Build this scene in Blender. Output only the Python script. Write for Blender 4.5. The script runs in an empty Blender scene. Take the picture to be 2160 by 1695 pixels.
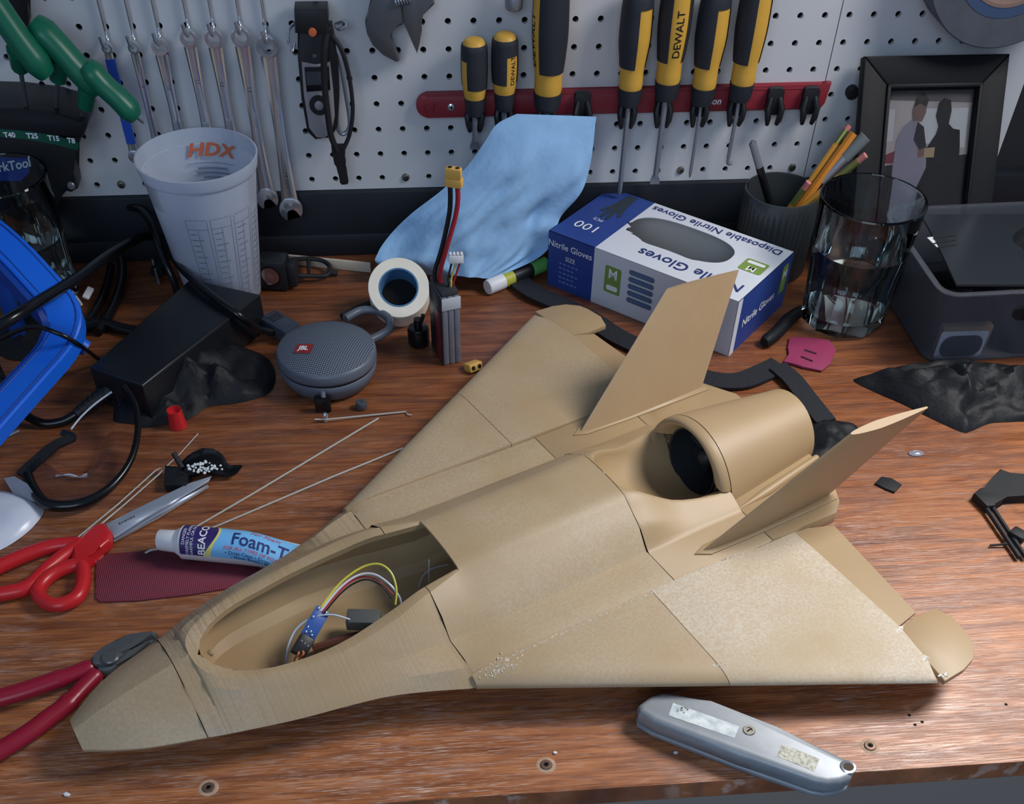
import bpy, bmesh, math, random
import numpy as np
from mathutils import Vector, Matrix, noise as mnoise

sc = bpy.context.scene
COL = sc.collection
PI = math.pi
rnd = random.Random(7)

# ------------------------------------------------------------------ camera
# Metres; bench top is z = 0, pegboard face is y = 0, x runs along the wall.
CAM = Vector((0.3362, -1.1724, 0.6389))
RIGHT = Vector((0.9961137, -0.0866796, 0.0156226))
DOWN = Vector((-0.0572433, -0.7719429, -0.6331093))
FWD = Vector((0.0669374, 0.6297546, -0.7739047))
FPX, CX, CY = 2253.45, 1080.0, 1440.0
cam_data = bpy.data.cameras.new('camera')
cam = bpy.data.objects.new('camera', cam_data)
COL.objects.link(cam)
up_ = -DOWN
cam.matrix_world = Matrix(((RIGHT.x, up_.x, -FWD.x, CAM.x), (RIGHT.y, up_.y, -FWD.y, CAM.y),
                           (RIGHT.z, up_.z, -FWD.z, CAM.z), (0, 0, 0, 1)))
cam_data.sensor_fit = 'HORIZONTAL'
cam_data.sensor_width = 36.0
cam_data.lens = FPX / 2160 * 36
cam_data.shift_y = (CY - 847.5) / 2160
cam_data.clip_start = 0.01
sc.camera = cam

# ------------------------------------------------------------------ light
world = bpy.data.worlds.new('world')
sc.world = world
world.use_nodes = True
wb = world.node_tree.nodes['Background']
wb.inputs['Color'].default_value = (0.52, 0.69, 1.0, 1)
wb.inputs['Strength'].default_value = 0.23


def area_light(name, loc, target, sx, sy, power, col):
    d = bpy.data.lights.new(name, 'AREA')
    d.shape = 'RECTANGLE'
    d.size, d.size_y = sx, sy
    d.energy = power
    d.color = col
    o = bpy.data.objects.new(name, d)
    COL.objects.link(o)
    o.location = loc
    o.rotation_euler = (Vector(target) - Vector(loc)).to_track_quat('-Z', 'Y').to_euler()
    return o


area_light('window_daylight', (1.18, -0.42, 0.88), (0.68, -0.74, 0.0), 0.38, 0.38, 6.6, (1.0, 0.97, 0.94)).data.spread = math.radians(125)
area_light('room_daylight', (-0.2, -2.8, 1.45), (0.3, 0.0, 0.12), 1.5, 1.0, 16.0, (0.62, 0.79, 1.0))

vs = sc.view_settings
vs.view_transform = 'Standard'
vs.look = 'None'
vs.exposure = 0.1
vs.gamma = 1.0
vs.use_curve_mapping = False


# ------------------------------------------------------------------ helpers
def ray(u, v):
    return RIGHT * ((u - CX) / FPX) + DOWN * ((v - CY) / FPX) + FWD


def tz(u, v, z=0.0):
    """point at height z seen at that place in the photograph"""
    d = ray(u, v)
    return CAM + d * ((z - CAM.z) / d.z)


def ty(u, v, y=0.0):
    """point at distance y from the pegboard"""
    d = ray(u, v)
    return CAM + d * ((y - CAM.y) / d.y)


def lin(c):
    return tuple(((x / 255) / 12.92 if x / 255 <= 0.04045 else ((x / 255 + 0.055) / 1.055) ** 2.4) for x in c)


MATS = {}


def mat(name, col, rough=0.5, metal=0.0, spec=0.5, trans=0.0, ior=1.45, alpha=1.0, vary=0.0, vscale=30.0,
        bump=0.0, bscale=200.0, col2=None, coat=0.0, sss=0.0, stretch=None):
    if name in MATS:
        return MATS[name]
    m = bpy.data.materials.new(name)
    m.use_nodes = True
    nt = m.node_tree
    b = nt.nodes['Principled BSDF']
    c = lin(col)
    b.inputs['Base Color'].default_value = (*c, 1)
    b.inputs['Roughness'].default_value = rough
    b.inputs['Metallic'].default_value = metal
    b.inputs['Specular IOR Level'].default_value = spec
    b.inputs['Transmission Weight'].default_value = trans
    b.inputs['IOR'].default_value = ior
    b.inputs['Alpha'].default_value = alpha
    b.inputs['Coat Weight'].default_value = coat
    if sss:
        b.inputs['Subsurface Weight'].default_value = sss
        b.inputs['Subsurface Radius'].default_value = (0.004, 0.004, 0.004)
    tc = None
    if vary or bump:
        tc = nt.nodes.new('ShaderNodeTexCoord')
        mp = nt.nodes.new('ShaderNodeMapping')
        nt.links.new(tc.outputs['Object'], mp.inputs['Vector'])
        if stretch:
            mp.inputs['Scale'].default_value = stretch
    if vary:
        n = nt.nodes.new('ShaderNodeTexNoise')
        n.inputs['Scale'].default_value = vscale
        n.inputs['Detail'].default_value = 5
        nt.links.new(mp.outputs[0], n.inputs['Vector'])
        rmp = nt.nodes.new('ShaderNodeValToRGB')
        rmp.color_ramp.elements[0].position = 0.3
        rmp.color_ramp.elements[1].position = 0.72
        lo = lin(col2) if col2 else tuple(x * (1 - vary) for x in c)
        hi = c if col2 else tuple(min(1, x * (1 + vary)) for x in c)
        rmp.color_ramp.elements[0].color = (*lo, 1)
        rmp.color_ramp.elements[1].color = (*hi, 1)
        nt.links.new(n.outputs[0], rmp.inputs[0])
        nt.links.new(rmp.outputs[0], b.inputs['Base Color'])
    if bump:
        n2 = nt.nodes.new('ShaderNodeTexNoise')
        n2.inputs['Scale'].default_value = bscale
        n2.inputs['Detail'].default_value = 3
        nt.links.new(mp.outputs[0], n2.inputs['Vector'])
        bp = nt.nodes.new('ShaderNodeBump')
        bp.inputs['Strength'].default_value = bump
        bp.inputs['Distance'].default_value = 0.002
        nt.links.new(n2.outputs[0], bp.inputs['Height'])
        nt.links.new(bp.outputs[0], b.inputs['Normal'])
    MATS[name] = m
    return m


class G:
    """collects geometry for one mesh"""

    def __init__(s):
        s.v, s.f = [], []

    def add(s, verts, faces, M=None):
        o = len(s.v)
        for p in verts:
            p = Vector(p)
            s.v.append(M @ p if M is not None else p)
        for f in faces:
            s.f.append([i + o for i in f])
        return s

    def from_bm(s, bm, M=None):
        bm.verts.index_update()
        s.add([v.co.copy() for v in bm.verts], [[v.index for v in f.verts] for f in bm.faces], M)
        bm.free()
        return s

    def box(s, c, size, bev=0.0, M=None, seg=2):
        bm = bmesh.new()
        bmesh.ops.create_cube(bm, size=1.0)
        bmesh.ops.scale(bm, vec=size, verts=bm.verts)
        bmesh.ops.translate(bm, vec=c, verts=bm.verts)
        if bev:
            bmesh.ops.bevel(bm, geom=bm.edges[:], offset=bev, segments=seg, profile=0.5, affect='EDGES')
        return s.from_bm(bm, M)

    def prism(s, poly, z0, z1, bev=0.0, M=None, seg=2, top_only=False):
        bm = bmesh.new()
        lo = [bm.verts.new((p[0], p[1], z0)) for p in poly]
        hi = [bm.verts.new((p[0], p[1], z1)) for p in poly]
        n = len(poly)
        area = sum(poly[i][0] * poly[(i + 1) % n][1] - poly[(i + 1) % n][0] * poly[i][1] for i in range(n))
        ft = bm.faces.new(hi if area > 0 else hi[::-1])
        fb = bm.faces.new(lo[::-1] if area > 0 else lo)
        for i in range(n):
            j = (i + 1) % n
            q = [lo[i], lo[j], hi[j], hi[i]]
            bm.faces.new(q if area > 0 else q[::-1])
        if bev:
            ed = list(ft.edges) + ([] if top_only else list(fb.edges))
            bmesh.ops.bevel(bm, geom=ed, offset=bev, segments=seg, profile=0.5, affect='EDGES')
        return s.from_bm(bm, M)

    def lathe(s, prof, n=28, M=None, a0=0.0, a1=2 * PI):
        full = abs(a1 - a0 - 2 * PI) < 1e-6
        k = n if full else n + 1
        vs_, fs = [], []
        for i in range(k):
            a = a0 + (a1 - a0) * i / n
            for r, z in prof:
                vs_.append((r * math.cos(a), r * math.sin(a), z))
        m = len(prof)
        for i in range(n):
            j = (i + 1) % k
            for q in range(m - 1):
                A, B, C_, D = i * m + q, j * m + q, j * m + q + 1, i * m + q + 1
                if prof[q][0] < 1e-9:
                    fs.append([A, C_, D])
                elif prof[q + 1][0] < 1e-9:
                    fs.append([A, B, D])
                else:
                    fs.append([A, B, C_, D])
        return s.add(vs_, fs, M)

    def loft(s, secs, closed=False, cap0=False, cap1=False, flip=False, M=None):
        m = len(secs[0])
        vs_ = [p for q in secs for p in q]
        fs = []
        for i in range(len(secs) - 1):
            for j in range(m if closed else m - 1):
                k = (j + 1) % m
                f = [i * m + j, i * m + k, (i + 1) * m + k, (i + 1) * m + j]
                fs.append(f[::-1] if flip else f)
        if cap0:
            fs.append([j for j in range(m)] if flip else [j for j in range(m)][::-1])
        if cap1:
            o = (len(secs) - 1) * m
            fs.append([o + j for j in range(m)][::-1] if flip else [o + j for j in range(m)])
        return s.add(vs_, fs, M)

    def tube(s, pts, r, n=8, closed=False, cap=True, sec=None, up=None, M=None):
        pts = [Vector(p) for p in pts]
        N = len(pts)
        rr = r if isinstance(r, (list, tuple)) else [r] * N
        secs = []
        prev = None
        for i, p in enumerate(pts):
            if closed:
                t = pts[(i + 1) % N] - pts[i - 1]
            else:
                t = pts[min(i + 1, N - 1)] - pts[max(i - 1, 0)]
            t.normalize()
            if up is not None:
                a = Vector(up).cross(t)
                if a.length < 1e-6:
                    a = Vector((1, 0, 0))
                a.normalize()
            else:
                if prev is None:
                    q = Vector((0, 0, 1)) if abs(t.z) < 0.9 else Vector((1, 0, 0))
                    a = t.cross(q).normalized()
                else:
                    a = (prev - t * prev.dot(t)).normalized()
            prev = a
            b = t.cross(a)
            if sec:
                secs.append([p + a * (x * rr[i]) + b * (y * rr[i]) for x, y in sec])
            else:
                secs.append([p + a * (rr[i] * math.cos(2 * PI * k / n)) + b * (rr[i] * math.sin(2 * PI * k / n))
                             for k in range(n)])
        if closed:
            secs.append(secs[0])
        return s.loft(secs, closed=True, cap0=cap and not closed, cap1=cap and not closed, M=M)

    def build(s, name, material, parent=None, smooth=38, M=None, kind=None, label=None):
        me = bpy.data.meshes.new(name)
        P = WM.get(parent.name) if parent else None
        T = (P.inverted() if P else Matrix()) @ (M if M is not None else Matrix())
        me.from_pydata([tuple(T @ p) for p in s.v], [], s.f)
        bm = bmesh.new()
        bm.from_mesh(me)
        bmesh.ops.remove_doubles(bm, verts=bm.verts, dist=1e-6)
        bmesh.ops.recalc_face_normals(bm, faces=bm.faces)
        bm.to_mesh(me)
        bm.free()
        me.polygons.foreach_set('use_smooth', [True] * len(me.polygons))
        me.set_sharp_from_angle(angle=math.radians(smooth))
        if material:
            me.materials.append(material)
        o = bpy.data.objects.new(name, me)
        COL.objects.link(o)
        if parent:
            o.parent = parent
            WM[o.name] = P
        if kind:
            o['kind'] = kind
        if label:
            o['label'] = label
        return o

    def single(s, name, material, label, cat, group=None, smooth=38, M=None, kind=None):
        """a thing that is one mesh, origin at its base"""
        vs_ = [M @ p for p in s.v] if M is not None else s.v
        c = Vector((sum(p.x for p in vs_) / len(vs_), sum(p.y for p in vs_) / len(vs_), min(p.z for p in vs_)))
        g = G()
        g.v = [p - c for p in vs_]
        g.f = s.f
        o = g.build(name, material, None, smooth)
        o.location = c
        WM[o.name] = Matrix.Translation(c)
        tag(o, label, cat, group, kind)
        return o


WM = {}


def tag(o, label=None, cat=None, group=None, kind=None):
    if label:
        o['label'] = label
    if cat:
        o['category'] = cat
    if group:
        o['group'] = group
    if kind:
        o['kind'] = kind
    return o


def thing(name, label, cat, loc=(0, 0, 0), M=None, group=None, kind=None):
    o = bpy.data.objects.new(name, None)
    o.empty_display_size = 0.02
    COL.objects.link(o)
    m = M if M is not None else Matrix.Translation(Vector(loc))
    o.matrix_world = m
    WM[o.name] = m.copy()
    return tag(o, label, cat, group, kind)


def rotz(a):
    return Matrix.Rotation(a, 4, 'Z')


def frame(o, x, z):
    """matrix with origin o, local x along x, local z near z"""
    x = Vector(x).normalized()
    z = Vector(z)
    y = z.cross(x).normalized()
    z = x.cross(y)
    o = Vector(o)
    return Matrix(((x.x, y.x, z.x, o.x), (x.y, y.y, z.y, o.y), (x.z, y.z, z.z, o.z), (0, 0, 0, 1)))


TXT = {}


def text2d(s, size, bold=0.0, shear=0.0, spacing=1.0, align='CENTER'):
    key = (s, size, bold, shear, spacing, align)
    if key in TXT:
        return TXT[key]
    cu = bpy.data.curves.new('lettering', 'FONT')
    cu.body = s
    cu.size = size
    cu.align_x = align
    cu.align_y = 'CENTER'
    cu.offset = bold * size
    cu.shear = shear
    cu.space_character = spacing
    cu.resolution_u = 3
    o = bpy.data.objects.new('lettering', cu)
    COL.objects.link(o)
    dg = bpy.context.evaluated_depsgraph_get()
    me = bpy.data.meshes.new_from_object(o.evaluated_get(dg))
    vs_ = [(v.co.x, v.co.y) for v in me.vertices]
    fs = [list(p.vertices) for p in me.polygons]
    bpy.data.objects.remove(o)
    bpy.data.curves.remove(cu)
    bpy.data.meshes.remove(me)
    TXT[key] = (vs_, fs)
    return TXT[key]


def lettering(s, size, parent, material, M=None, fn=None, name='lettering', **kw):
    """flat print; M places local xy plane, or fn maps (x, y) to a point"""
    vs_, fs = text2d(s, size, **kw)
    g = G()
    if fn:
        # cut long strokes up so that the print follows the curved surface
        bm = bmesh.new()
        bv = [bm.verts.new((x, y, 0)) for x, y in vs_]
        for f in fs:
            try:
                bm.faces.new([bv[i] for i in f])
            except ValueError:
                pass
        for _ in range(4):
            bmesh.ops.triangulate(bm, faces=bm.faces[:])
            lim = max(0.0011, size * 0.12)
            le = [e for e in bm.edges if e.calc_length() > lim]
            if not le:
                break
            bmesh.ops.subdivide_edges(bm, edges=le, cuts=1)
        bmesh.ops.triangulate(bm, faces=bm.faces[:])
        bm.verts.index_update()
        g.add([fn(v.co.x, v.co.y) for v in bm.verts], [[v.index for v in f.verts] for f in bm.faces])
        bm.free()
    else:
        g.add([(x, y, 0) for x, y in vs_], fs, M)
    o = g.build(name, material, parent)
    return o


def cubic(x, xs, ys):
    """monotone cubic interpolation"""
    xs = list(xs)
    n = len(xs)
    if x <= xs[0]:
        return ys[0]
    if x >= xs[-1]:
        return ys[-1]
    d = [(ys[i + 1] - ys[i]) / (xs[i + 1] - xs[i]) for i in range(n - 1)]
    m = [d[0]] + [0 if d[i - 1] * d[i] <= 0 else 2 * d[i - 1] * d[i] / (d[i - 1] + d[i]) for i in range(1, n - 1)] + [d[-1]]
    i = max(k for k in range(n - 1) if xs[k] <= x)
    h = xs[i + 1] - xs[i]
    t = (x - xs[i]) / h
    return ((2 * t ** 3 - 3 * t * t + 1) * ys[i] + (t ** 3 - 2 * t * t + t) * h * m[i]
            + (-2 * t ** 3 + 3 * t * t) * ys[i + 1] + (t ** 3 - t * t) * h * m[i + 1])


def curve(pts, n=8, closed=False):
    """Catmull-Rom through points"""
    P = [Vector(p) for p in pts]
    N = len(P)
    out = []
    rng = range(N) if closed else range(N - 1)
    for i in rng:
        if closed:
            a, b, c, d = P[i - 1], P[i], P[(i + 1) % N], P[(i + 2) % N]
        else:
            a, b, c, d = P[max(i - 1, 0)], P[i], P[i + 1], P[min(i + 2, N - 1)]
        for k in range(n):
            t = k / n
            out.append(0.5 * ((2 * b) + (c - a) * t + (2 * a - 5 * b + 4 * c - d) * t * t
                              + (3 * b - a - 3 * c + d) * t ** 3))
    if not closed:
        out.append(P[-1].copy())
    return out


def disc(r, n=24):
    return [(r * math.cos(2 * PI * i / n), r * math.sin(2 * PI * i / n)) for i in range(n)]


def rrect(w, h, r, n=5):
    out = []
    for cx_, cy_, a in ((w / 2 - r, h / 2 - r, 0), (-w / 2 + r, h / 2 - r, 90), (-w / 2 + r, -h / 2 + r, 180), (w / 2 - r, -h / 2 + r, 270)):
        for i in range(n + 1):
            t = math.radians(a + 90 * i / n)
            out.append((cx_ + r * math.cos(t), cy_ + r * math.sin(t)))
    return out


def sstep(t):
    t = max(0.0, min(1.0, t))
    return t * t * (3 - 2 * t)


# ------------------------------------------------------------------ shared materials
BLACK = mat('black_plastic', (26, 28, 32), 0.45)
BLACKG = mat('black_gloss', (16, 18, 22), 0.22)
RUBBER = mat('black_rubber', (24, 26, 30), 0.65)
CHROME = mat('chrome_steel', (206, 210, 218), 0.15, 0.82)
STEEL = mat('brushed_steel', (142, 148, 158), 0.34, 0.5)
DARKSTEEL = mat('dark_steel', (98, 100, 104), 0.34, 0.5)
WHITE = mat('white_plastic', (222, 224, 228), 0.45)
WHITEINK = mat('white_ink', (232, 234, 238), 0.6)
BLACKINK = mat('black_ink', (18, 18, 20), 0.6)
NAVYINK = mat('navy_ink', (40, 52, 110), 0.6)
REDINK = mat('red_ink', (205, 60, 80), 0.6)
SCREWM = mat('zinc_screw', (150, 146, 138), 0.35, 1.0)
HOLE = mat('dark_recess', (10, 10, 12), 0.9)


# ------------------------------------------------------------------ structure
def wood_material():
    m = bpy.data.materials.new('worn_oak')
    m.use_nodes = True
    nt = m.node_tree
    N, Lk = nt.nodes, nt.links
    b = N['Principled BSDF']
    tc = N.new('ShaderNodeTexCoord')

    def noise(scale, detail, sx, sy, sz=1, dist=0.0):
        mp = N.new('ShaderNodeMapping')
        mp.inputs['Scale'].default_value = (sx, sy, sz)
        Lk.new(tc.outputs['Object'], mp.inputs['Vector'])
        n = N.new('ShaderNodeTexNoise')
        n.inputs['Scale'].default_value = scale
        n.inputs['Detail'].default_value = detail
        n.inputs['Distortion'].default_value = dist
        Lk.new(mp.outputs[0], n.inputs['Vector'])
        return n

    def ramp(src, stops):
        r = N.new('ShaderNodeValToRGB')
        while len(r.color_ramp.elements) < len(stops):
            r.color_ramp.elements.new(0.5)
        for e, (p, c) in zip(r.color_ramp.elements, stops):
            e.position = p
            e.color = (*lin(c), 1) if len(c) == 3 else c
        Lk.new(src, r.inputs[0])
        return r

    def mix(fac, a, b_, kind='MIX'):
        x = N.new('ShaderNodeMix')
        x.data_type = 'RGBA'
        x.blend_type = kind
        if isinstance(fac, float):
            x.inputs[0].default_value = fac
        else:
            Lk.new(fac, x.inputs[0])
        for i, s in ((6, a), (7, b_)):
            if isinstance(s, tuple):
                x.inputs[i].default_value = s
            else:
                Lk.new(s, x.inputs[i])
        return x

    base = ramp(noise(9, 6, 1, 14, 1, 0.6).outputs[0],
                [(0.28, (122, 70, 42)), (0.5, (164, 100, 58)), (0.74, (192, 126, 80))])
    grain = ramp(noise(20, 5, 1.4, 40, 1, 0.3).outputs[0], [(0.36, (0.50, 0.44, 0.42, 1)), (0.54, (1, 1, 1, 1))])
    c1 = mix(0.75, base.outputs[0], grain.outputs[0], 'MULTIPLY')
    fig = ramp(noise(4.0, 3, 1, 5, 1, 1.6).outputs[0], [(0.44, (0, 0, 0, 1)), (0.5, (1, 1, 1, 1)), (0.56, (0, 0, 0, 1))])
    c2 = mix(fig.outputs[0], c1.outputs[2], (*lin((118, 78, 62)), 1))
    f2 = N.new('ShaderNodeMath')
    f2.operation = 'MULTIPLY'
    f2.inputs[1].default_value = 0.55
    Lk.new(fig.outputs[0], f2.inputs[0])
    Lk.new(f2.outputs[0], c2.inputs[0])
    # front scuffs are wear; darker rear wood paints in the light falling off
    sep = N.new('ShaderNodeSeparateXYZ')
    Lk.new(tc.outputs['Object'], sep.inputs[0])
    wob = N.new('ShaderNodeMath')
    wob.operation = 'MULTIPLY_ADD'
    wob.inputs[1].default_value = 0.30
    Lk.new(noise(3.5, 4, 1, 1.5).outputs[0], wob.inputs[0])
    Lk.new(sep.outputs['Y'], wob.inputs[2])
    scuff_and_falloff = N.new('ShaderNodeMapRange')
    scuff_and_falloff.interpolation_type = 'SMOOTHSTEP'
    scuff_and_falloff.inputs['From Min'].default_value = 0.30
    scuff_and_falloff.inputs['From Max'].default_value = -0.12
    scuff_and_falloff.inputs['To Min'].default_value = 0.14
    scuff_and_falloff.inputs['To Max'].default_value = 1.0
    Lk.new(wob.outputs[0], scuff_and_falloff.inputs['Value'])
    rear_shade = mix(scuff_and_falloff.outputs[0], mix(1.0, c2.outputs[2], (0.60, 0.54, 0.54, 1), 'MULTIPLY').outputs[2], c2.outputs[2])  # back of the top multiplied darker to paint in weaker light
    c2 = rear_shade
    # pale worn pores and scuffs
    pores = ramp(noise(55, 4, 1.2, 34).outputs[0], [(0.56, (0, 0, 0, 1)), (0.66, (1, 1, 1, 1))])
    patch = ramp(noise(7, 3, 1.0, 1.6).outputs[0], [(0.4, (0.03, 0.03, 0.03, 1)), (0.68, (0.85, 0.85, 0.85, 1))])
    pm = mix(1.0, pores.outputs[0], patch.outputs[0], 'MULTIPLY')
    pm = mix(1.0, pm.outputs[2], scuff_and_falloff.outputs[0], 'MULTIPLY')
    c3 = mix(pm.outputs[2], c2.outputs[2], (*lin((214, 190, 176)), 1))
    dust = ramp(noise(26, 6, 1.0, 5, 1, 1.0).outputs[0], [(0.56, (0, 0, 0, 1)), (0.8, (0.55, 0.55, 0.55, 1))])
    dm = mix(1.0, dust.outputs[0], scuff_and_falloff.outputs[0], 'MULTIPLY')
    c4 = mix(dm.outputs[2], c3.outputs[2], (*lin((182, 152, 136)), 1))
    Lk.new(c4.outputs[2], b.inputs['Base Color'])
    rr = ramp(noise(12, 4, 1, 6).outputs[0], [(0.3, (0.30, 0.30, 0.30, 1)), (0.7, (0.5, 0.5, 0.5, 1))])
    Lk.new(rr.outputs[0], b.inputs['Roughness'])
    b.inputs['Specular IOR Level'].default_value = 0.5
    bp = N.new('ShaderNodeBump')
    bp.inputs['Strength'].default_value = 0.25
    bp.inputs['Distance'].default_value = 0.001
    Lk.new(grain.outputs[0], bp.inputs['Height'])
    Lk.new(bp.outputs[0], b.inputs['Normal'])
    return m


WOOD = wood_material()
FLOORM = mat('grey_concrete', (124, 126, 134), 0.7, vary=0.08, vscale=6, bump=0.1, bscale=60)
WALLM = mat('dark_stud_wall', (40, 42, 46), 0.85)
BOARD = mat('black_backboard', (25, 30, 38), 0.5, vary=0.15, vscale=14)
PEGM = mat('white_hardboard', (205, 207, 211), 0.5, vary=0.035, vscale=9, bump=0.03, bscale=300)

G().box((0.5, -0.6, -0.91), (3.2, 2.6, 0.02)).build('floor', FLOORM, kind='structure')
G().box((0.5, 0.055, 0.3), (3.2, 0.04, 2.42)).build('wall_back', WALLM, kind='structure')
bb = G()
bb.box((0.42, 0.003, 0.0358), (1.5, 0.018, 0.0705), 0.0015)
bb.box((0.42, -0.0075, 0.0125), (1.5, 0.005, 0.024), 0.001)
bb.build('baseboard_back', BOARD, kind='structure')

# pegboard: real holes on a one inch grid, two sheets with a seam
INCH = 0.0254
peg = thing('pegboard', 'white perforated hardboard panel on the wall behind the bench', 'pegboard', (0.4, 0, 0.0715))
PEG_Z0 = 0.083
SEAM = 30.62 * INCH


def peg_sheet(x0, x1, z0, z1, cols, rows, off=0.0):
    g = G()
    n = 12
    xs = [x0] + [(c + 0.5) * INCH + off for c in cols[:-1]] + [x1]
    zs = [z0] + [PEG_Z0 + (r + 0.5) * INCH for r in rows[:-1]] + [z1]
    for i, c in enumerate(cols):
        for j, r in enumerate(rows):
            cx_, cz_ = c * INCH + off, PEG_Z0 + r * INCH
            a, b_, e, f = xs[i], xs[i + 1], zs[j], zs[j + 1]
            outer, inner, back = [], [], []
            for k in range(n):
                t = 2 * PI * (k + 0.5) / n
                ct, st = math.cos(t), math.sin(t)
                inner.append((cx_ + 0.00318 * ct, 0, cz_ + 0.00318 * st))
                back.append((cx_ + 0.00318 * ct, 0.0048, cz_ + 0.00318 * st))
                sx = (b_ - cx_) / ct if ct > 0 else (a - cx_) / ct
                sz = (f - cz_) / st if st > 0 else (e - cz_) / st
                q = min(sx, sz)
                outer.append((cx_ + q * ct, 0, cz_ + q * st))
            fs = []
            for k in range(n):
                l = (k + 1) % n
                fs.append([k, l, n + l, n + k])
                fs.append([n + k, n + l, 2 * n + l, 2 * n + k])
            cor = [(a, 0, e), (b_, 0, e), (b_, 0, f), (a, 0, f)]
            vs_ = outer + inner + back + cor
            # corner triangles
            for k in range(n):
                l = (k + 1) % n
                p, q = outer[k], outer[l]
                if abs(p[0] - q[0]) > 1e-9 and abs(p[2] - q[2]) > 1e-9:
                    best = min(range(4), key=lambda w: abs(cor[w][0] - (p[0] + q[0]) / 2) + abs(cor[w][2] - (p[2] + q[2]) / 2))
                    fs.append([k, l, 3 * n + best])
            g.add(vs_, fs)
    g.box(((x0 + x1) / 2, 0.003, z0 + 0.0003), (x1 - x0, 0.005, 0.0006))
    return g


peg_sheet(-0.33, SEAM - 0.0004, 0.0715, 0.36, list(range(-12, 31)), list(range(0, 11))).build('panel', PEGM, peg)
peg_sheet(SEAM + 0.0004, 0.998, 0.0715, 0.36, list(range(31, 39)), list(range(0, 11))).build('panel', PEGM, peg)
for c in (1, 13, 25, 30):
    p = Vector((c * INCH, 0, PEG_Z0))
    M = Matrix.Translation(p) @ Matrix.Rotation(PI / 2, 4, 'X')
    sx = G().lathe([(0.0000, 0.0008), (0.0012, 0.0008), (0.0016, 0.0022), (0.0034, 0.0018), (0.0044, 0.0004), (0.0044, -0.0005)], 16, M).build('screw', SCREWM, peg)
    G().box((0, 0, 0.0009), (0.0024, 0.0007, 0.0006), 0, M).build('screw_slot', HOLE, sx)

# workbench
bench = thing('workbench', 'worn orange-brown oak workbench top covered with scratches', 'workbench', (0.42, -0.38, -0.9))
BY0, BY1, BTH = -0.7546, -0.004, 0.0205
tt = G()
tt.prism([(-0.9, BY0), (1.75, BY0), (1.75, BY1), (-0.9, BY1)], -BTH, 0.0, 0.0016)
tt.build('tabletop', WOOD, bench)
for x in (-0.8, 1.65):
    for y in (-0.66, -0.1):
        G().box((x, y, -0.47), (0.08, 0.08, 0.86), 0.004).build('leg', WALLM, bench)
G().box((0.42, -0.1, -0.06), (2.5, 0.04, 0.078), 0.003).build('rail', WALLM, bench)
G().box((0.42, -0.722, -0.098), (2.5, 0.018, 0.150), 0.002).build('front_apron', mat('grey_paint', (146, 136, 126), 0.6), bench)
WORN = mat('bare_wood_plug', (176, 148, 124), 0.8, vary=0.2, vscale=300)
for i, (u, v) in enumerate(((440, 1661), (1152, 1613), (1835, 1573))):
    p = tz(u, v)
    T = Matrix.Translation(p)
    w = G().lathe([(0, 0.0003), (0.0066, 0.00025), (0.0072, 0.0)], 22, T).build('countersink', WORN, bench)
    s_ = G().lathe([(0, 0.0009), (0.0018, 0.0009), (0.0022, 0.0013), (0.0040, 0.0012), (0.0046, 0.0004)], 20, T).build('screw', mat('rusty_screw', (120, 96, 82), 0.5, 0.6), bench)
    sg = G()
    for k in range(3):
        sg.box((0, 0, 0.0011), (0.0034, 0.0010, 0.0004), 0, T @ rotz(k * PI / 3 + i))
    sg.build('star_recess', HOLE, s_)
for i, (u, v) in enumerate(((1918, 1508), (1930, 1528), (1945, 1522), (2122, 1485))):
    G().lathe([(0, 0.00015), (0.0013, 0.0001)], 10, Matrix.Translation(tz(u, v))).build('nail_hole', HOLE, bench)


# ------------------------------------------------------------------ 3D printed jet
YAW = math.radians(26.42)
JM = Matrix.Translation((0.3546, -0.5592, 0)) @ rotz(YAW)
jet = thing('model_jet', 'tan 3D printed delta wing model jet with twin canted fins and open cockpit', 'model aircraft', M=JM)


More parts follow.
